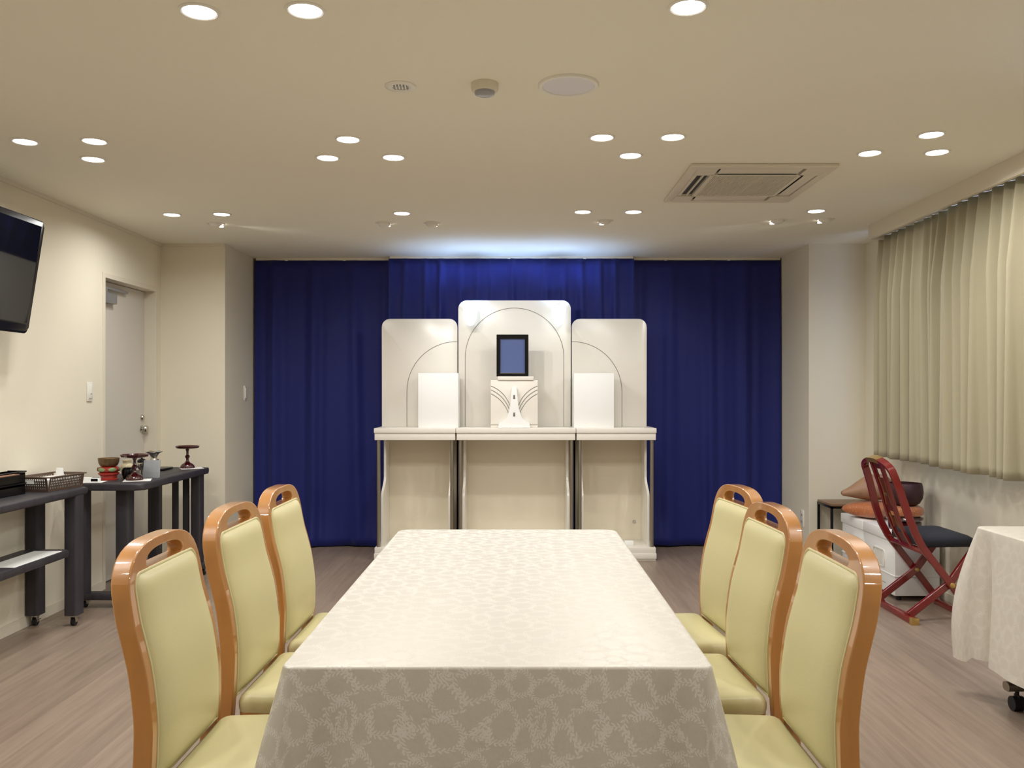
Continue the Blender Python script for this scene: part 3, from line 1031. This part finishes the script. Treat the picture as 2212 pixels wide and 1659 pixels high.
    # seat
    def outline(off, n=10):
        xr, xf, wr, wf_ = -.212 - off * .0, .205 + off, .196 + off, .222 + off
        pts = []
        def arc(cx, cy, r, a0, a1):
            for i in range(n + 1):
                a = a0 + (a1 - a0) * i / n
                pts.append((cx + r * math.cos(a), cy + r * math.sin(a)))
        arc(xf - .06, wf_ - .06, .06, 0, PI / 2)
        arc(xr + .02, wr - .02, .02, PI / 2, PI)
        arc(xr + .02, -wr + .02, .02, PI, 1.5 * PI)
        arc(xf - .06, -wf_ + .06, .06, 1.5 * PI, 2 * PI)
        return pts
    O = outline(0)
    mb = MB()
    rings = []
    for sc_, z in ((1.0, .424), (1.012, .436), (1.012, .452), (.985, .466), (.93, .474), (.80, .479), (.5, .482), (.15, .483)):
        rings.append([mb.bm.verts.new((p[0] * sc_, p[1] * sc_, z)) for p in O])
    for a, b in zip(rings[:-1], rings[1:]):
        for i in range(len(O)):
            j = (i + 1) % len(O)
            mb.bm.faces.new((a[i], a[j], b[j], b[i]))
    mb.bm.faces.new(rings[-1])
    mb.bm.faces.new(rings[0][::-1])
    mb.build('seat_cushion', 'vinyl', t, smooth=60)
    ap = MB().prism(outline(.002), 'z', .372, .4235, .005)
    apo = ap.build('seat_apron', 'wood', t, smooth=50)
    for s in (-1, 1):
        MB().box(-.186, -.170, *sorted((s * .197, s * .2035)), .388, .404, .002).build('screw_cap', 'tan', apo)
    for s in (-1, 1):
        MB().sweep([(.175, s * .188, .375), (.182, s * .192, .2), (.19, s * .197, 0)], RECT(.036, .036), up=(1, 0, 0), scale=[1.05, .95, .75]).build('leg', 'wood', t, bevel=.006)
        zs_ = [0, .1, .2, .3, .402]
        MB().sweep([(cz(z), s * (hw_out(z) - .0155), z) for z in zs_], RECT(.030, DEP), up=(1, 0, 0), scale=[.8, .88, .95, 1, 1]).build('leg', 'wood', t, bevel=.006)
    return t

GC = 'dining chairs along the long table'
ch = make_chair('wooden dining chair with cream vinyl pads, nearest on the left side of the table', GC)
ch.location = (-.541, 1.998, 0)
W_L = [(-.541, 2.525, math.radians(-1), 'wooden dining chair with cream vinyl pads, middle of the three left of the table'),
       (-.541, 3.015, math.radians(-.5), 'wooden dining chair with cream vinyl pads, farthest on the left side of the table'),
       (.453, 1.998, PI, 'wooden dining chair with cream vinyl pads, nearest on the right side of the table'),
       (.451, 2.505, PI + math.radians(3), 'wooden dining chair with cream vinyl pads, middle of the three right of the table'),
       (.484, 2.990, PI + math.radians(6), 'wooden dining chair with cream vinyl pads, farthest on the right side of the table')]
for x, y, a, lab in W_L:
    dup(ch, lab, (x, y, 0), a)

# ------------------------------------------------------------------ television on the left wall
tv = thing('television', 'black flat television tilted down on the left wall', 'television', (-2.505, 3.98, 1.885))
tilt = math.radians(9)
rot = Matrix.Rotation(tilt, 4, 'Y')
hwt, hh = .49, .292
out = rrect(2 * hwt, 2 * hh, .03, 6, 0, 0)
out = [(y, z - (.012 * (1 - (y / hwt) ** 2) if z < -hh + .05 else 0)) for y, z in out]
mb = MB().prism(out, 'x', -.045, .012, .006)
mb.bm.transform(rot)
mb.build('housing', 'black', tv)
mb = MB().box(.0115, .0135, -hwt + .028, hwt - .028, -hh + .055, hh - .028)
mb.bm.transform(rot)
mb.build('screen', 'screen', tv)
mb = MB().box(.0118, .016, -hwt + .03, hwt - .03, -hh + .012, -hh + .046, .002)
mb.bm.transform(rot)
mb.build('lower_bezel', 'black', tv)
MB().box(-.202, -.195, -.22, .22, -.12, .12).box(-.20, -.06, -.15, -.11, -.10, .10).box(-.20, -.06, .11, .15, -.10, .10).build('wall_bracket', 'black', tv)

# ------------------------------------------------------------------ wall switches and socket
def switch(label, loc, rz, cat='light switch', sock=False, w_=.07, h_=.12):
    t = thing('wall_socket' if sock else 'light_switch', label, cat, loc, rz)
    MB().box(-w_ / 2, w_ / 2, -.008, 0, -h_ / 2, h_ / 2, .003).build('plate', 'white', t)
    if sock:
        for z in (-.025, .025):
            MB().box(-.009, -.005, -.0095, -.006, z - .009, z + .009).box(.005, .009, -.0095, -.006, z - .009, z + .009).build('slot', 'socket', t)
    else:
        MB().box(-w_ / 2 + .014, w_ / 2 - .014, -.013, -.006, -h_ / 2 + .018, h_ / 2 - .018, .002).build('rocker', 'white', t)
        MB().box(-.004, .004, -.0145, -.012, -.016, -.010).build('indicator', 'tagg', t)
switch('white light switch on the left wall beside the door', (XL, 5.455, 1.295), -PI / 2 + PI)
switch('white light switch on the left pilaster beside the navy curtain', (PLX, 7.03, 1.285), PI / 2)
switch('white wall socket low on the right pilaster', (PRX, 6.69, .315), -PI / 2, 'wall socket', True, .07, .13)

# ------------------------------------------------------------------ charcoal consoles on the left
def caster(parent, x, y, ztop):
    c = MB()
    c.cyl((x - .010, y, .022), (x + .010, y, .022), .022, 20)
    o = c.build('caster', 'rubber', parent)
    MB().box(x - .016, x + .016, y - .016, y + .016, ztop - .006, ztop).box(x - .014, x - .0115, y - .012, y + .012, .02, ztop - .004).box(x + .0115, x + .014, y - .012, y + .012, .02, ztop - .004).box(x + .006, x + .022, y + .012, y + .022, .030, .036, .002).build('fork', 'chrome', o)
    return o

# near console: narrow, with a middle shelf, running out of the frame
A = thing('console_table', 'narrow charcoal console with a middle shelf at the left edge of the photo', 'console table', (-2.56, 4.28, 0))
def board(parent, name, x0, x1, y0, y1, z0, z1, r):
    pts = rrect(x1 - x0, y1 - y0, r, 6, (x0 + x1) / 2, (y0 + y1) / 2)
    return MB().prism(pts, 'z', z0, z1, min(.012, (z1 - z0) * .4)).build(name, 'dark', parent, smooth=60)
board(A, 'tabletop', -.145, .135, -.62, .61, .72, .757, .03)
board(A, 'shelf', -.125, .125, -.44, .42, .400, .436, .025)
for y in (-.52, .500):
    for x in (-.112, .102):
        l_ = MB().prism(rrect(.074, .088, .016, 5, x, y), 'z', .062, .721).build('leg', 'dark', A)
        caster(l_, x, y, .062)
    MB().cyl((.050, y + .02, .20), (.08, y + .02, .20), .014).build('bolt_knob', 'dark', A)  # short bolt knob beside the front leg, not a full rod

# far console: end frames on floor bars
Bt = thing('console_table', 'charcoal slatted console in front of the door, holding altar bowls and stands', 'console table', (-2.42, 5.64, 0))
pts = rrect(.42, 1.14, .04, 8, 0, 0)
MB().prism(pts, 'z', .712, .754, .012).build('tabletop', 'dark', Bt, smooth=60)
MB().box(-.12, .12, -.5, .5, .7535, .7548).build('top_inset', 'dark', Bt)
def post(x, y, wx, wy, z0=.085):
    return MB().prism(rrect(wx, wy, .014, 5, x, y), 'z', z0, .713).build('post', 'dark', Bt)
post(.060, -.455, .080, .090)
post(-.185, -.455, .055, .080)
post(.150, .475, .070, .085)
post(-.150, .475, .075, .085)
for x in (-.006, .070):
    MB().box(x - .020, x + .020, .46, .49, .085, .713, .004).build('slat', 'dark', Bt)
for y, s in ((-.455, 1), (.475, 1)):
    o_ = MB().box(-.215, .225, y - .045, y + .045, .050, .088, .008).build('floor_bar', 'dark', Bt)
    for x in (-.18, .195):
        caster(o_, x, y, .050)

# paper on the shelf, and the things on the near console
o = MB().box(-.075, .075, -.22, .22, 0, .0015).build('paper_sheet', 'paper', None, (-2.525, 4.42, .4362), smooth=0)
tag(o, 'white paper sheet lying on the middle shelf of the near console', 'paper')

def letter_tray(label, z):
    t = thing('letter_tray', label, 'tray', (-2.652, 4.295, z), math.radians(-3), 'black trays stacked on the near console')
    mb = MB()
    a, b, h = .046, .25, .058
    mb.box(-a, a, -b, b, 0, .004).box(-a, -a + .003, -b, b, 0, h).box(a - .003, a, -b, b, 0, h * .72).box(-a, a, b - .003, b, 0, h).box(-a, a, -b, -b + .003, 0, h)
    mb.build('body', 'black', t)
    MB().box(-a - .004, a + .005, b - .004, b + .006, h - .005, h + .003, .002).box(a - .002, a + .006, -b, b, h - .006, h + .002, .002).build('rim', 'black', t)
    return t
letter_tray('black desk tray, lower of the two stacked on the near console', .7572)
letter_tray('black desk tray with tan papers, upper of the two on the near console', .8182)
o = MB().box(-.036, .036, -.22, .22, 0, .040).build('paper_stack', 'orangecloth', None, (-2.652, 4.295, .8226))
o.rotation_euler = (0, 0, math.radians(-3))
tag(o, 'tan sheets of paper lying in the upper black desk tray', 'papers')

# brown basket with square holes
bk = thing('storage_basket', 'brown plastic basket with square holes on the near console', 'basket', (-2.574, 4.765, .7572), math.radians(-9))
def basket_wall(p0, p1, h, lean, nx, nz, skip=None):
    """lattice wall from p0 to p1 with open square holes"""
    p0, p1 = Vector(p0), Vector(p1)
    L = (p1 - p0).length
    d = (p1 - p0).normalized()
    nn = Vector((d.y, -d.x, 0))
    mb = MB()
    def bar(u0, u1, z0, z1):
        pts = []
        for u, z in ((u0, z0), (u1, z0), (u1, z1), (u0, z1)):
            pts.append(p0 + d * u + nn * (lean * z / h) + Vector((0, 0, z)))
        A_ = [mb.bm.verts.new(p) for p in pts]
        B_ = [mb.bm.verts.new(p - nn * .002) for p in pts]
        mb.bm.faces.new(A_)
        mb.bm.faces.new(B_[::-1])
        for i in range(4):
            mb.bm.faces.new((A_[i], B_[i], B_[(i + 1) % 4], A_[(i + 1) % 4]))
    zb, zt = .014, h - .010
    bar(0, L, 0, zb)
    bar(0, L, zt, h)
    mg = .010
    bar(0, mg, zb, zt)
    bar(L - mg, L, zb, zt)
    stepx = (L - 2 * mg) / nx
    for i in range(nx + 1):
        u = mg + i * stepx
        bar(max(mg, u - stepx * .22), min(L - mg, u + stepx * .22), zb, zt)
    stepz = (zt - zb) / nz
    for k in range(1, nz):
        z = zb + k * stepz
        bar(mg, L - mg, z - stepz * .22, z + stepz * .22)
    if skip:
        bar(mg + skip[0] * stepx, mg + skip[1] * stepx, zb + skip[2] * stepz, zt)
    return mb
hx, hy, hb = .086, .140, .078
for (p0, p1, nx) in (((-hx, -hy, 0), (hx, -hy, 0), 12), ((hx, -hy, 0), (hx, hy, 0), 20), ((hx, hy, 0), (-hx, hy, 0), 12), ((-hx, hy, 0), (-hx, -hy, 0), 20)):
    basket_wall(p0, p1, hb, .012, nx, 4).build('lattice_side', 'brownplastic', bk, smooth=0)
MB().box(-hx, hx, -hy, hy, 0, .004).build('bottom', 'brownplastic', bk)
rim = rrect(2 * hx + .032, 2 * hy + .032, .012, 4)
MB().sweep([(x, y, hb) for x, y in rim], RECT(.010, .006), closed=True).build('rim', 'brownplastic', bk)
MB().box(-.055, .012, -hy - .0155, -hy - .0125, .044, .066).build('name_card', 'paper', bk)
o = MB().box(-.078, .078, -.130, .130, 0, .060, .006).build('paper_bundle', 'paper', None, (-2.574, 4.765, .7613))
o.rotation_euler = (0, 0, math.radians(-9))
tag(o, 'white paper bundle lying inside the brown basket', 'papers')
o = MB().prism([(-.012, 0), (.012, 0), (.004, .052), (-.004, .052)], 'x', -.021, .021, .001).build('tent_card', 'white_box', None, (-2.535, 4.775, .8215))
o.rotation_euler = (0, 0, math.radians(-20))
tag(o, 'small white folded card standing up in the brown basket', 'card')

# ------------------------------------------------------------------ things on the far console
ZB = .7542
def sheet(x, y, wx, wy, rz, lab):
    o = MB().box(-wx / 2, wx / 2, -wy / 2, wy / 2, 0, .0016).build('paper_sheet', 'paper', None, (x, y, ZB + .0006), smooth=0)
    o.rotation_euler = (0, 0, rz)
    return tag(o, lab, 'paper', 'white paper sheets on the far console')
sheet(-2.545, 5.16, .14, .10, .1, 'white paper sheet under the white incense box on the far console')
sheet(-2.318, 5.26, .155, .155, .35, 'white paper sheet under the nearer dark red footed stand')
sheet(-2.310, 6.105, .15, .15, .5, 'white paper sheet under the farther dark red footed stand')
bx = thing('incense_box', 'small white and black box in front of the red bowl stand', 'box', (-2.562, 5.155, ZB + .0022), .05)
MB().box(-.062, .062, -.02, .02, 0, .026, .002).build('body', 'white_box', bx)
MB().box(-.058, -.030, -.0208, -.0195, .003, .015).box(.020, .060, -.0208, -.0195, .004, .020).build('print', 'black', bx)
MB().box(.018, .0622, -.015, .015, .0255, .0265).build('print', 'socket', bx)

px, py = -2.512, 5.30
t = thing('bowl_stand', 'round red lacquer stand under the patterned cushion and bronze bowl', 'stand', (px, py, ZB))
MB().lathe([(0, 0), (.054, 0), (.055, .006), (.047, .012), (.047, .026), (.054, .031), (.060, .036), (.060, .044), (.05, .048), (0, .048)], 40).build('body', 'redpaint', t)
cu = thing('bowl_cushion', 'red round cushion with green petals between bronze bowl and red stand', 'cushion', (px, py, ZB + .0482))
MB().lathe([(0, 0), (.050, 0), (.060, .006), (.064, .017), (.060, .028), (.048, .034), (0, .034)], 40).build('pad', 'redpaint', cu)
M['green'] = mat('green_silk', srgb(128, 150, 104), 0.4)
for k in range(6):
    a = k * PI / 3 + .25
    pt = MB()
    rows = []
    for i in range(9):
        u = i / 8 * 2 - 1
        hgt = .0125 * (1 - abs(u) ** 2.2) + .0004
        row = []
        for j in range(5):
            v = j / 4 * 2 - 1
            z = .017 + v * hgt
            zz = (z - .017) / .017
            rr = .0653 - .006 * zz * zz * 1.2
            an = a + u * .42
            row.append((rr * math.cos(an), rr * math.sin(an), z))
        rows.append(row)
    pt.grid(rows)
    pt.build('petal', 'green', cu, solid=.0012)
o = MB().lathe([(0, 0), (.038, 0), (.050, .006), (.058, .022), (.062, .050), (.0605, .052), (.058, .050), (.054, .022), (.046, .008), (0, .004)], 40).build('singing_bowl', 'bowl', None, (px, py, ZB + .0824))
tag(o, 'bronze singing bowl on the red and green cushion', 'bowl')

def takatsuki(label, loc):
    o = MB().lathe([(0, 0), (.050, 0), (.051, .006), (.046, .018), (.036, .030), (.020, .038), (.010, .052), (.009, .066), (.016, .078), (.017, .084), (.009, .094), (.008, .118), (.014, .132), (.020, .134), (.060, .137), (.076, .142), (.083, .155), (.081, .156), (.072, .147), (0, .144)], 44).build('footed_dish', 'maroon', None, loc)
    return tag(o, label, 'dish', 'dark red lacquer footed dishes')
takatsuki('dark red lacquer footed dish at the near end of the far console', (-2.340, 5.27, ZB + .0024))
takatsuki('dark red lacquer footed dish at the far end of the console, by the pilaster', (-2.335, 6.10, ZB + .0024))
o = MB().lathe([(0, 0), (.030, 0), (.031, .010), (.024, .016), (.028, .024), (.036, .040), (.038, .066), (.034, .082), (.022, .092), (.024, .104), (.030, .112), (.027, .112), (.018, .094), (0, .09)], 32).build('ceramic_vase', 'cream', None, (-2.455, 5.42, ZB))
tag(o, 'cream and gold vase behind the nearer dark red dish', 'vase')
o = MB().lathe([(0, 0), (.026, 0), (.032, .010), (.038, .034), (.037, .056), (.030, .070), (.026, .068), (.030, .05), (0, .03)], 32).build('lacquer_cup', 'black', None, (-2.412, 5.345, ZB))
tag(o, 'black lacquer cup behind the foot of the nearer dark red dish', 'cup')
ib = thing('incense_burner', 'small silver incense burner with a dark lid behind the clear card stand', 'incense burner', (-2.405, 5.52, ZB))
MB().lathe([(0, .0), (.022, 0), (.022, .006), (.012, .014), (.012, .040), (.024, .052), (.034, .070), (.032, .088), (.022, .094), (0, .094)], 32).build('body', 'chrome', ib)
MB().lathe([(.0, .0935), (.028, .0935), (.026, .104), (.014, .112), (.005, .114), (.005, .120), (0, .122)], 28).build('lid', 'black', ib)
cs = thing('card_stand', 'clear leaning card stand with a front pocket on the far console', 'card stand', (-2.306, 5.43, ZB), math.radians(10))
ln = Matrix.Rotation(math.radians(-14), 4, 'X')
mb = MB().box(-.050, .050, -.002, .002, 0, .112)
mb.bm.transform(ln)
mb.build('back_plate', 'acrylic', cs)
MB().box(-.040, .050, -.045, -.042, 0, .042).box(-.040, .050, -.045, .0, .0, .003).build('pocket', 'acrylic', cs)
mb = MB().box(-.0525, -.050, -.003, .003, 0, .112)
mb.bm.transform(ln)
mb.build('side_strip', 'black', cs)
sv = thing('silver_vase', 'silver vase with a wide scalloped rim on the far console', 'vase', (-2.395, 5.68, ZB))
mb = MB()
prof = [(0, 0), (.036, 0), (.038, .006), (.026, .014), (.022, .022), (.030, .040), (.033, .060), (.028, .084), (.020, .100), (.020, .110), (.025, .124), (.036, .136), (.054, .146), (.053, .148), (.033, .138), (.016, .112), (0, .10)]
mb.lathe(prof, 40)
for v in mb.bm.verts:
    rr = math.hypot(v.co.x, v.co.y)
    if v.co.z > .126 and rr > .02:
        an = math.atan2(v.co.y, v.co.x)
        v.co.z += .003 * math.sin(an * 6) * (v.co.z - .12) / .026
mb.build('body', 'chrome', sv)
for k in range(7):
    MB().lathe([(0, -.006), (.0045, -.003), (.006, .001), (.004, .005), (0, .006)], 12).build('bead', 'chrome', sv, (.036 - .004 * abs(k - 3) * .4 + .002, -.012, .028 + k * .0115))
o = MB().prism(rrect(.13, .18, .02, 5), 'z', 0, .004).prism(rrect(.14, .19, .02, 5), 'z', .004, .016, .003).build('flat_tray', 'black', None, (-2.485, 5.97, ZB))
tag(o, 'flat black lacquer tray near the far end of the far console', 'tray')

# ------------------------------------------------------------------ right-hand corner: low table, boxes, gong, drum
lt = thing('side_table', 'low black-framed side table with a brown top beside the right pilaster', 'side table', (2.43, 6.385, 0))
MB().box(-.16, .18, -.145, .145, .466, .482, .002).build('tabletop', 'brownwood', lt)
f = MB()
for x in (-.153, .173):
    for y in (-.138, .138):
        f.box(x - .008, x + .008, y - .008, y + .008, 0, .466)
for z in (.458, .012):
    f.box(-.16, .18, -.146, -.130, z - .008, z + .008).box(-.16, .18, .130, .146, z - .008, z + .008).box(-.161, -.145, -.145, .145, z - .008, z + .008).box(.165, .181, -.145, .145, z - .008, z + .008)
f.build('frame', 'black', lt)

def crate(label, x0, x1, y0, y1, z0, z1, grille):
    t = thing('storage_box', label, 'storage box', ((x0 + x1) / 2, (y0 + y1) / 2, 0), 0, 'white lidded boxes by the window wall')
    a, b = (x1 - x0) / 2, (y1 - y0) / 2
    MB().box(-a + .008, a - .008, -b + .008, b - .008, z0, z1 - .055, .006).box(-a + .004, a - .004, -b + .004, b - .004, z0 + .118, z0 + .126, .002).build('body', 'white_box', t)
    MB().box(-a, a, -b, b, z1 - .062, z1, .003).build('lid', 'white_box', t)
    for x in (-a + .05, a - .05):
        for y in (-b + .05, b - .05):
            MB().cyl((x, y, 0), (x, y, z0), .016, 16).build('foot', 'rubber', t)
    if grille:
        g = MB()
        fr_ = rrect(.17, .105, .02, 4, 0, .235)
        g.sweep([(-a + .006, y, z) for y, z in fr_], RECT(.008, .008), up=(1, 0, 0), closed=True)
        for k in range(6):
            y = -.055 + k * .022
            g.box(-a + .001, -a + .009, y - .004, y + .004, .192, .278)
        g.build('handle_grille', 'white', t)
        MB().box(-a + .0068, -a + .0085, -.10, .06, .085, .0875).box(-a + .0068, -a + .0085, -.03, .02, .078, .081).build('scribble', 'tagg', t)
    return t
crate('white lidded storage box behind, carrying the orange cushion and tan drum', 2.325, 2.62, 5.815, 6.205, .03, .425, False)
crate('white lidded storage box with a slatted handle, behind the red folding chair', 2.325, 2.62, 5.325, 5.80, .03, .425, True)

# gong bowl on cushion on lacquer stand
gx, gy = 2.462, 5.485
t = thing('gong_stand', 'dark red round lacquer stand under the gong bowl cushion', 'stand', (gx, gy, .4252))
MB().lathe([(0, 0), (.100, 0), (.100, .046), (.088, .050), (.088, .056), (.106, .060), (.110, .070), (.104, .080), (0, .080)], 44).build('body', 'maroon', t)
o = MB().lathe([(0, 0), (.085, 0), (.106, .012), (.113, .034), (.106, .056), (.085, .068), (0, .068)], 44).build('round_cushion', 'brocade', None, (gx, gy, .5054))
tag(o, 'round orange brocade cushion under the dark gong bowl', 'cushion')
o = MB().lathe([(0, 0), (.062, .0), (.088, .016), (.106, .050), (.110, .085), (.106, .125), (.100, .142), (.096, .142), (.100, .09), (.094, .05), (.07, .02), (0, .012)], 48).build('gong_bowl', 'gong', None, (gx, gy, .5736))
tag(o, 'dark purple-brown metal gong bowl by the window wall', 'gong')
# plump orange cushion and tan pointed drum
def pillow(rx, ry, rz, pw=.55, n=28, point=0.0, corner=.5):
    mb = MB()
    rows_t, rows_b = [], []
    for i in range(n + 1):
        u = i / n * 2 - 1
        rt, rb_ = [], []
        for j in range(n + 1):
            v = j / n * 2 - 1
            e = max(0, (1 - u * u) * (1 - v * v)) ** pw
            k = 1 - .12 * (1 - u * u) * abs(v) ** 2 * 0
            x, y = rx * u * (1 - .10 * (1 - v * v) * 0 + 0), ry * v
            x *= 1 - .10 * (1 - v * v) ** 0 * 0
            pin = 1 - .10 * ((1 - abs(u)) * abs(v) ** 3 + (1 - abs(v)) * abs(u) ** 3)
            x *= pin
            y *= pin
            rt.append((x, y, rz + rz * e))
            rb_.append((x, y, rz - rz * e * .98))
        rows_t.append(rt)
        rows_b.append(rb_)
    mb.grid(rows_t)
    mb.grid(rows_b)
    bmesh.ops.remove_doubles(mb.bm, verts=mb.bm.verts, dist=1e-5)
    return mb
o = pillow(.150, .150, .060, .33).build('square_cushion', 'brocade', None, (2.452, 5.955, .4254), smooth=80)
o.rotation_euler = (0, 0, math.radians(35))
tag(o, 'plump orange brocade cushion on the far white storage box', 'cushion')
# drum body: fish-like, a fat round body drawn out to a pinched tip on the left
mb = MB()
ax_pts = [(-.215, .012, .048), (-.205, .020, .048), (-.175, .030, .052), (-.14, .044, .060), (-.10, .064, .070), (-.05, .084, .080), (0, .094, .088), (.05, .094, .090), (.10, .082, .084), (.135, .056, .078), (.152, .02, .074)]
rings = []
n = 28
for x, r, zc in ax_pts:
    rings.append([mb.bm.verts.new((x, 1.05 * r * math.cos(2 * PI * i / n), zc + r * .95 * math.sin(2 * PI * i / n))) for i in range(n)])
for a_, b_ in zip(rings[:-1], rings[1:]):
    for i in range(n):
        mb.bm.faces.new((a_[i], a_[(i + 1) % n], b_[(i + 1) % n], b_[i]))
mb.bm.faces.new(rings[0])
mb.bm.faces.new(rings[-1])
zmin = min(v.co.z for v in mb.bm.verts)
for v in mb.bm.verts:
    v.co.z -= zmin
dr = thing('temple_drum', 'tan rounded wooden drum with a pinched tip, lying on the orange cushion', 'drum', (2.452, 5.955, .5475))
mb.build('body', 'tan', dr, smooth=70)
MB().sweep([(-.219, 0, .05), (-.16, -.028, .050), (-.10, -.062, .054)], RECT(.006, .006), up=(0, 0, 1)).build('mouth_slit', 'brownwood', dr)

# ------------------------------------------------------------------ red folding chair
rc = thing('folding_chair', 'red lacquer folding chair with a hooped gold-trimmed back and black seat', 'chair', (2.35, 5.03, 0))
def L(x, y, z):
    return (x - 2.35, y - 5.03, z)
# side profile of the back hoop and rear legs: (x, z)
prof = [(2.565, .036), (2.43, .212), (2.335, .335), (2.270, .420), (2.228, .500), (2.195, .590), (2.172, .670), (2.150, .745), (2.128, .810)]
def arcy(side, z):
    k = max(0, min(1, (z - .55) / .26))
    half_ = .228 - .034 * k
    return 5.06 + side * half_
def bx_(z):
    tab = [(p[1], p[0]) for p in prof]
    return interp(tab, z)
hoop = []
for p in prof[3:]:
    hoop.append((p[0], arcy(-1, p[1]), p[1]))
top = []
for i in range(1, 16):
    a = PI * i / 16
    yy = 5.06 - .194 * math.cos(a)
    dz = .078 * math.sin(a) ** .9
    top.append((2.122 - .36 * dz, yy, .825 + dz))
hoop += top
for p in prof[:2:-1]:
    hoop.append((p[0], arcy(1, p[1]), p[1]))
secb = RECT(.022, .042)
up_h = (1, 0, .25)
def hoop_sweep(pts):
    mb = MB()
    mb.sweep([L(*p) for p in pts], [(a, b) for a, b in RECT(.024, .040)], up=(.94, 0, .34))
    return mb
hoop_sweep(hoop).build('back_hoop', 'red', rc, bevel=.004, smooth=60)
for s in (-1, 1):
    y = 5.06 + s * .228
    MB().sweep([L(prof[k][0], y, prof[k][1]) for k in range(0, 5)], RECT(.024, .040), up=(.7, 0, .7)).build('leg', 'red', rc, bevel=.004)
    yi = 5.06 + s * .202
    MB().sweep([L(2.205, yi, .036), L(2.43, yi, .212), L(2.565, yi, .400)], RECT(.024, .040), up=(.7, 0, -.7)).build('leg', 'red', rc, bevel=.004)
    yo = y + s * .014
    MB().lathe([(0, 0), (.016, 0), (.014, .006), (.006, .010), (0, .011)], 20).build('pivot_cap', 'gold', rc, L(2.43, yo if s < 0 else yo, .212)).rotation_euler = (PI / 2 if s < 0 else -PI / 2, 0, 0)
MB().lathe([(0, 0), (.014, 0), (.012, .006), (.005, .009), (0, .010)], 20).build('pivot_cap', 'gold', rc, L(2.43, 5.06 + .188, .212)).rotation_euler = (PI / 2, 0, 0)
for x, y0, y1 in ((2.205, 4.79, 5.30), (2.565, 4.80, 5.28)):
    MB().box(*[v - 2.35 for v in (x - .020, x + .020)], y0 - 5.03, y1 - 5.03, .0, .036, .003).build('floor_bar', 'red', rc)
    MB().box(*[v - 2.35 for v in (x - .022, x + .022)], y0 - 5.03 - .012, y0 - 5.03 + .020, .0, .038, .003).build('bar_end', 'gold', rc)
# lower and top cross pieces of the back
MB().box(2.288 - 2.35 - .012, 2.288 - 2.35 + .012, 5.06 - .220 - 5.03, 5.06 + .220 - 5.03, .378, .408, .004).build('cross_rail', 'red', rc)
MB().sweep([L(*p) for p in top[5:10]], RECT(.027, .043), up=(.94, 0, .34)).build('crest_band', 'gold', rc)
for yy, wd in ((5.06 - .068, .024), (5.06 + .068, .024)):
    z_ = [.40, .475, .53, .60, .67, .74, .80, .86, .892]
    MB().sweep([L(bx_(z) - max(0, (z - .81) * .36), yy, z) for z in z_], RECT(wd, .016), up=(1, 0, .3)).build('back_slat', 'red', rc, bevel=.002)
# wide centre splat in pieces with open cut-outs, gold edging
spl = MB()
z_ = [.40 + i * (.898 - .40) / 28 for i in range(29)]
holes = ((.47, .50), (.56, .59), (.68, .70), (.80, .845))
for i in range(28):
    za, zb = z_[i], z_[i + 1]
    zm = (za + zb) / 2
    xa, xb = bx_(za) - max(0, (za - .81) * .36), bx_(zb) - max(0, (zb - .81) * .36)
    spans = [(-.054, .054)]
    if any(h0 <= zm <= h1 for h0, h1 in holes):
        spans = [(-.054, -.026), (.026, .054)]
    for y0, y1 in spans:
        A_ = [spl.bm.verts.new(L(x, 5.06 + y, z)) for (x, y, z) in ((xa, y0, za), (xa, y1, za), (xb, y1, zb), (xb, y0, zb))]
        B_ = [spl.bm.verts.new(L(x + .004, 5.06 + y, z)) for (x, y, z) in ((xa, y0, za), (xa, y1, za), (xb, y1, zb), (xb, y0, zb))]
        spl.bm.faces.new(A_)
        spl.bm.faces.new(B_[::-1])
        for q in range(4):
            spl.bm.faces.new((A_[q], B_[q], B_[(q + 1) % 4], A_[(q + 1) % 4]))
M['darkred'] = mat('dark_red_paint', srgb(92, 16, 20), 0.35)
so = spl.build('center_splat', 'darkred', rc, smooth=0)
for s in (-1, 1):
    for za, zb in ((.63, .79), (.50, .58)):
        zz = [za + (zb - za) * i / 6 for i in range(7)]
        MB().sweep([L(bx_(z) - .002, 5.06 + s * (.040 - .012 * math.sin(PI * i / 6)), z) for i, z in enumerate(zz)], RECT(.006, .004), up=(1, 0, .3)).build('gold_edging', 'gold', so)
# seat
pts = rrect(.30, .43, .035, 6)
mb = MB()
rings = []
for sc_, z in ((.94, .412), (1.0, .420), (1.0, .448), (.97, .462), (.86, .472), (.6, .478), (.2, .480)):
    rings.append([mb.bm.verts.new((x * sc_ + .072, y * sc_ + .02, z + .012 - .02 * ((x * sc_) / .15 - .2) ** 2 * .3)) for x, y in pts])
for a_, b_ in zip(rings[:-1], rings[1:]):
    for i in range(len(pts)):
        j = (i + 1) % len(pts)
        mb.bm.faces.new((a_[i], a_[j], b_[j], b_[i]))
mb.bm.faces.new(rings[0][::-1])
mb.bm.faces.new(rings[-1])
mb.build('seat', 'seatblack', rc, smooth=60)
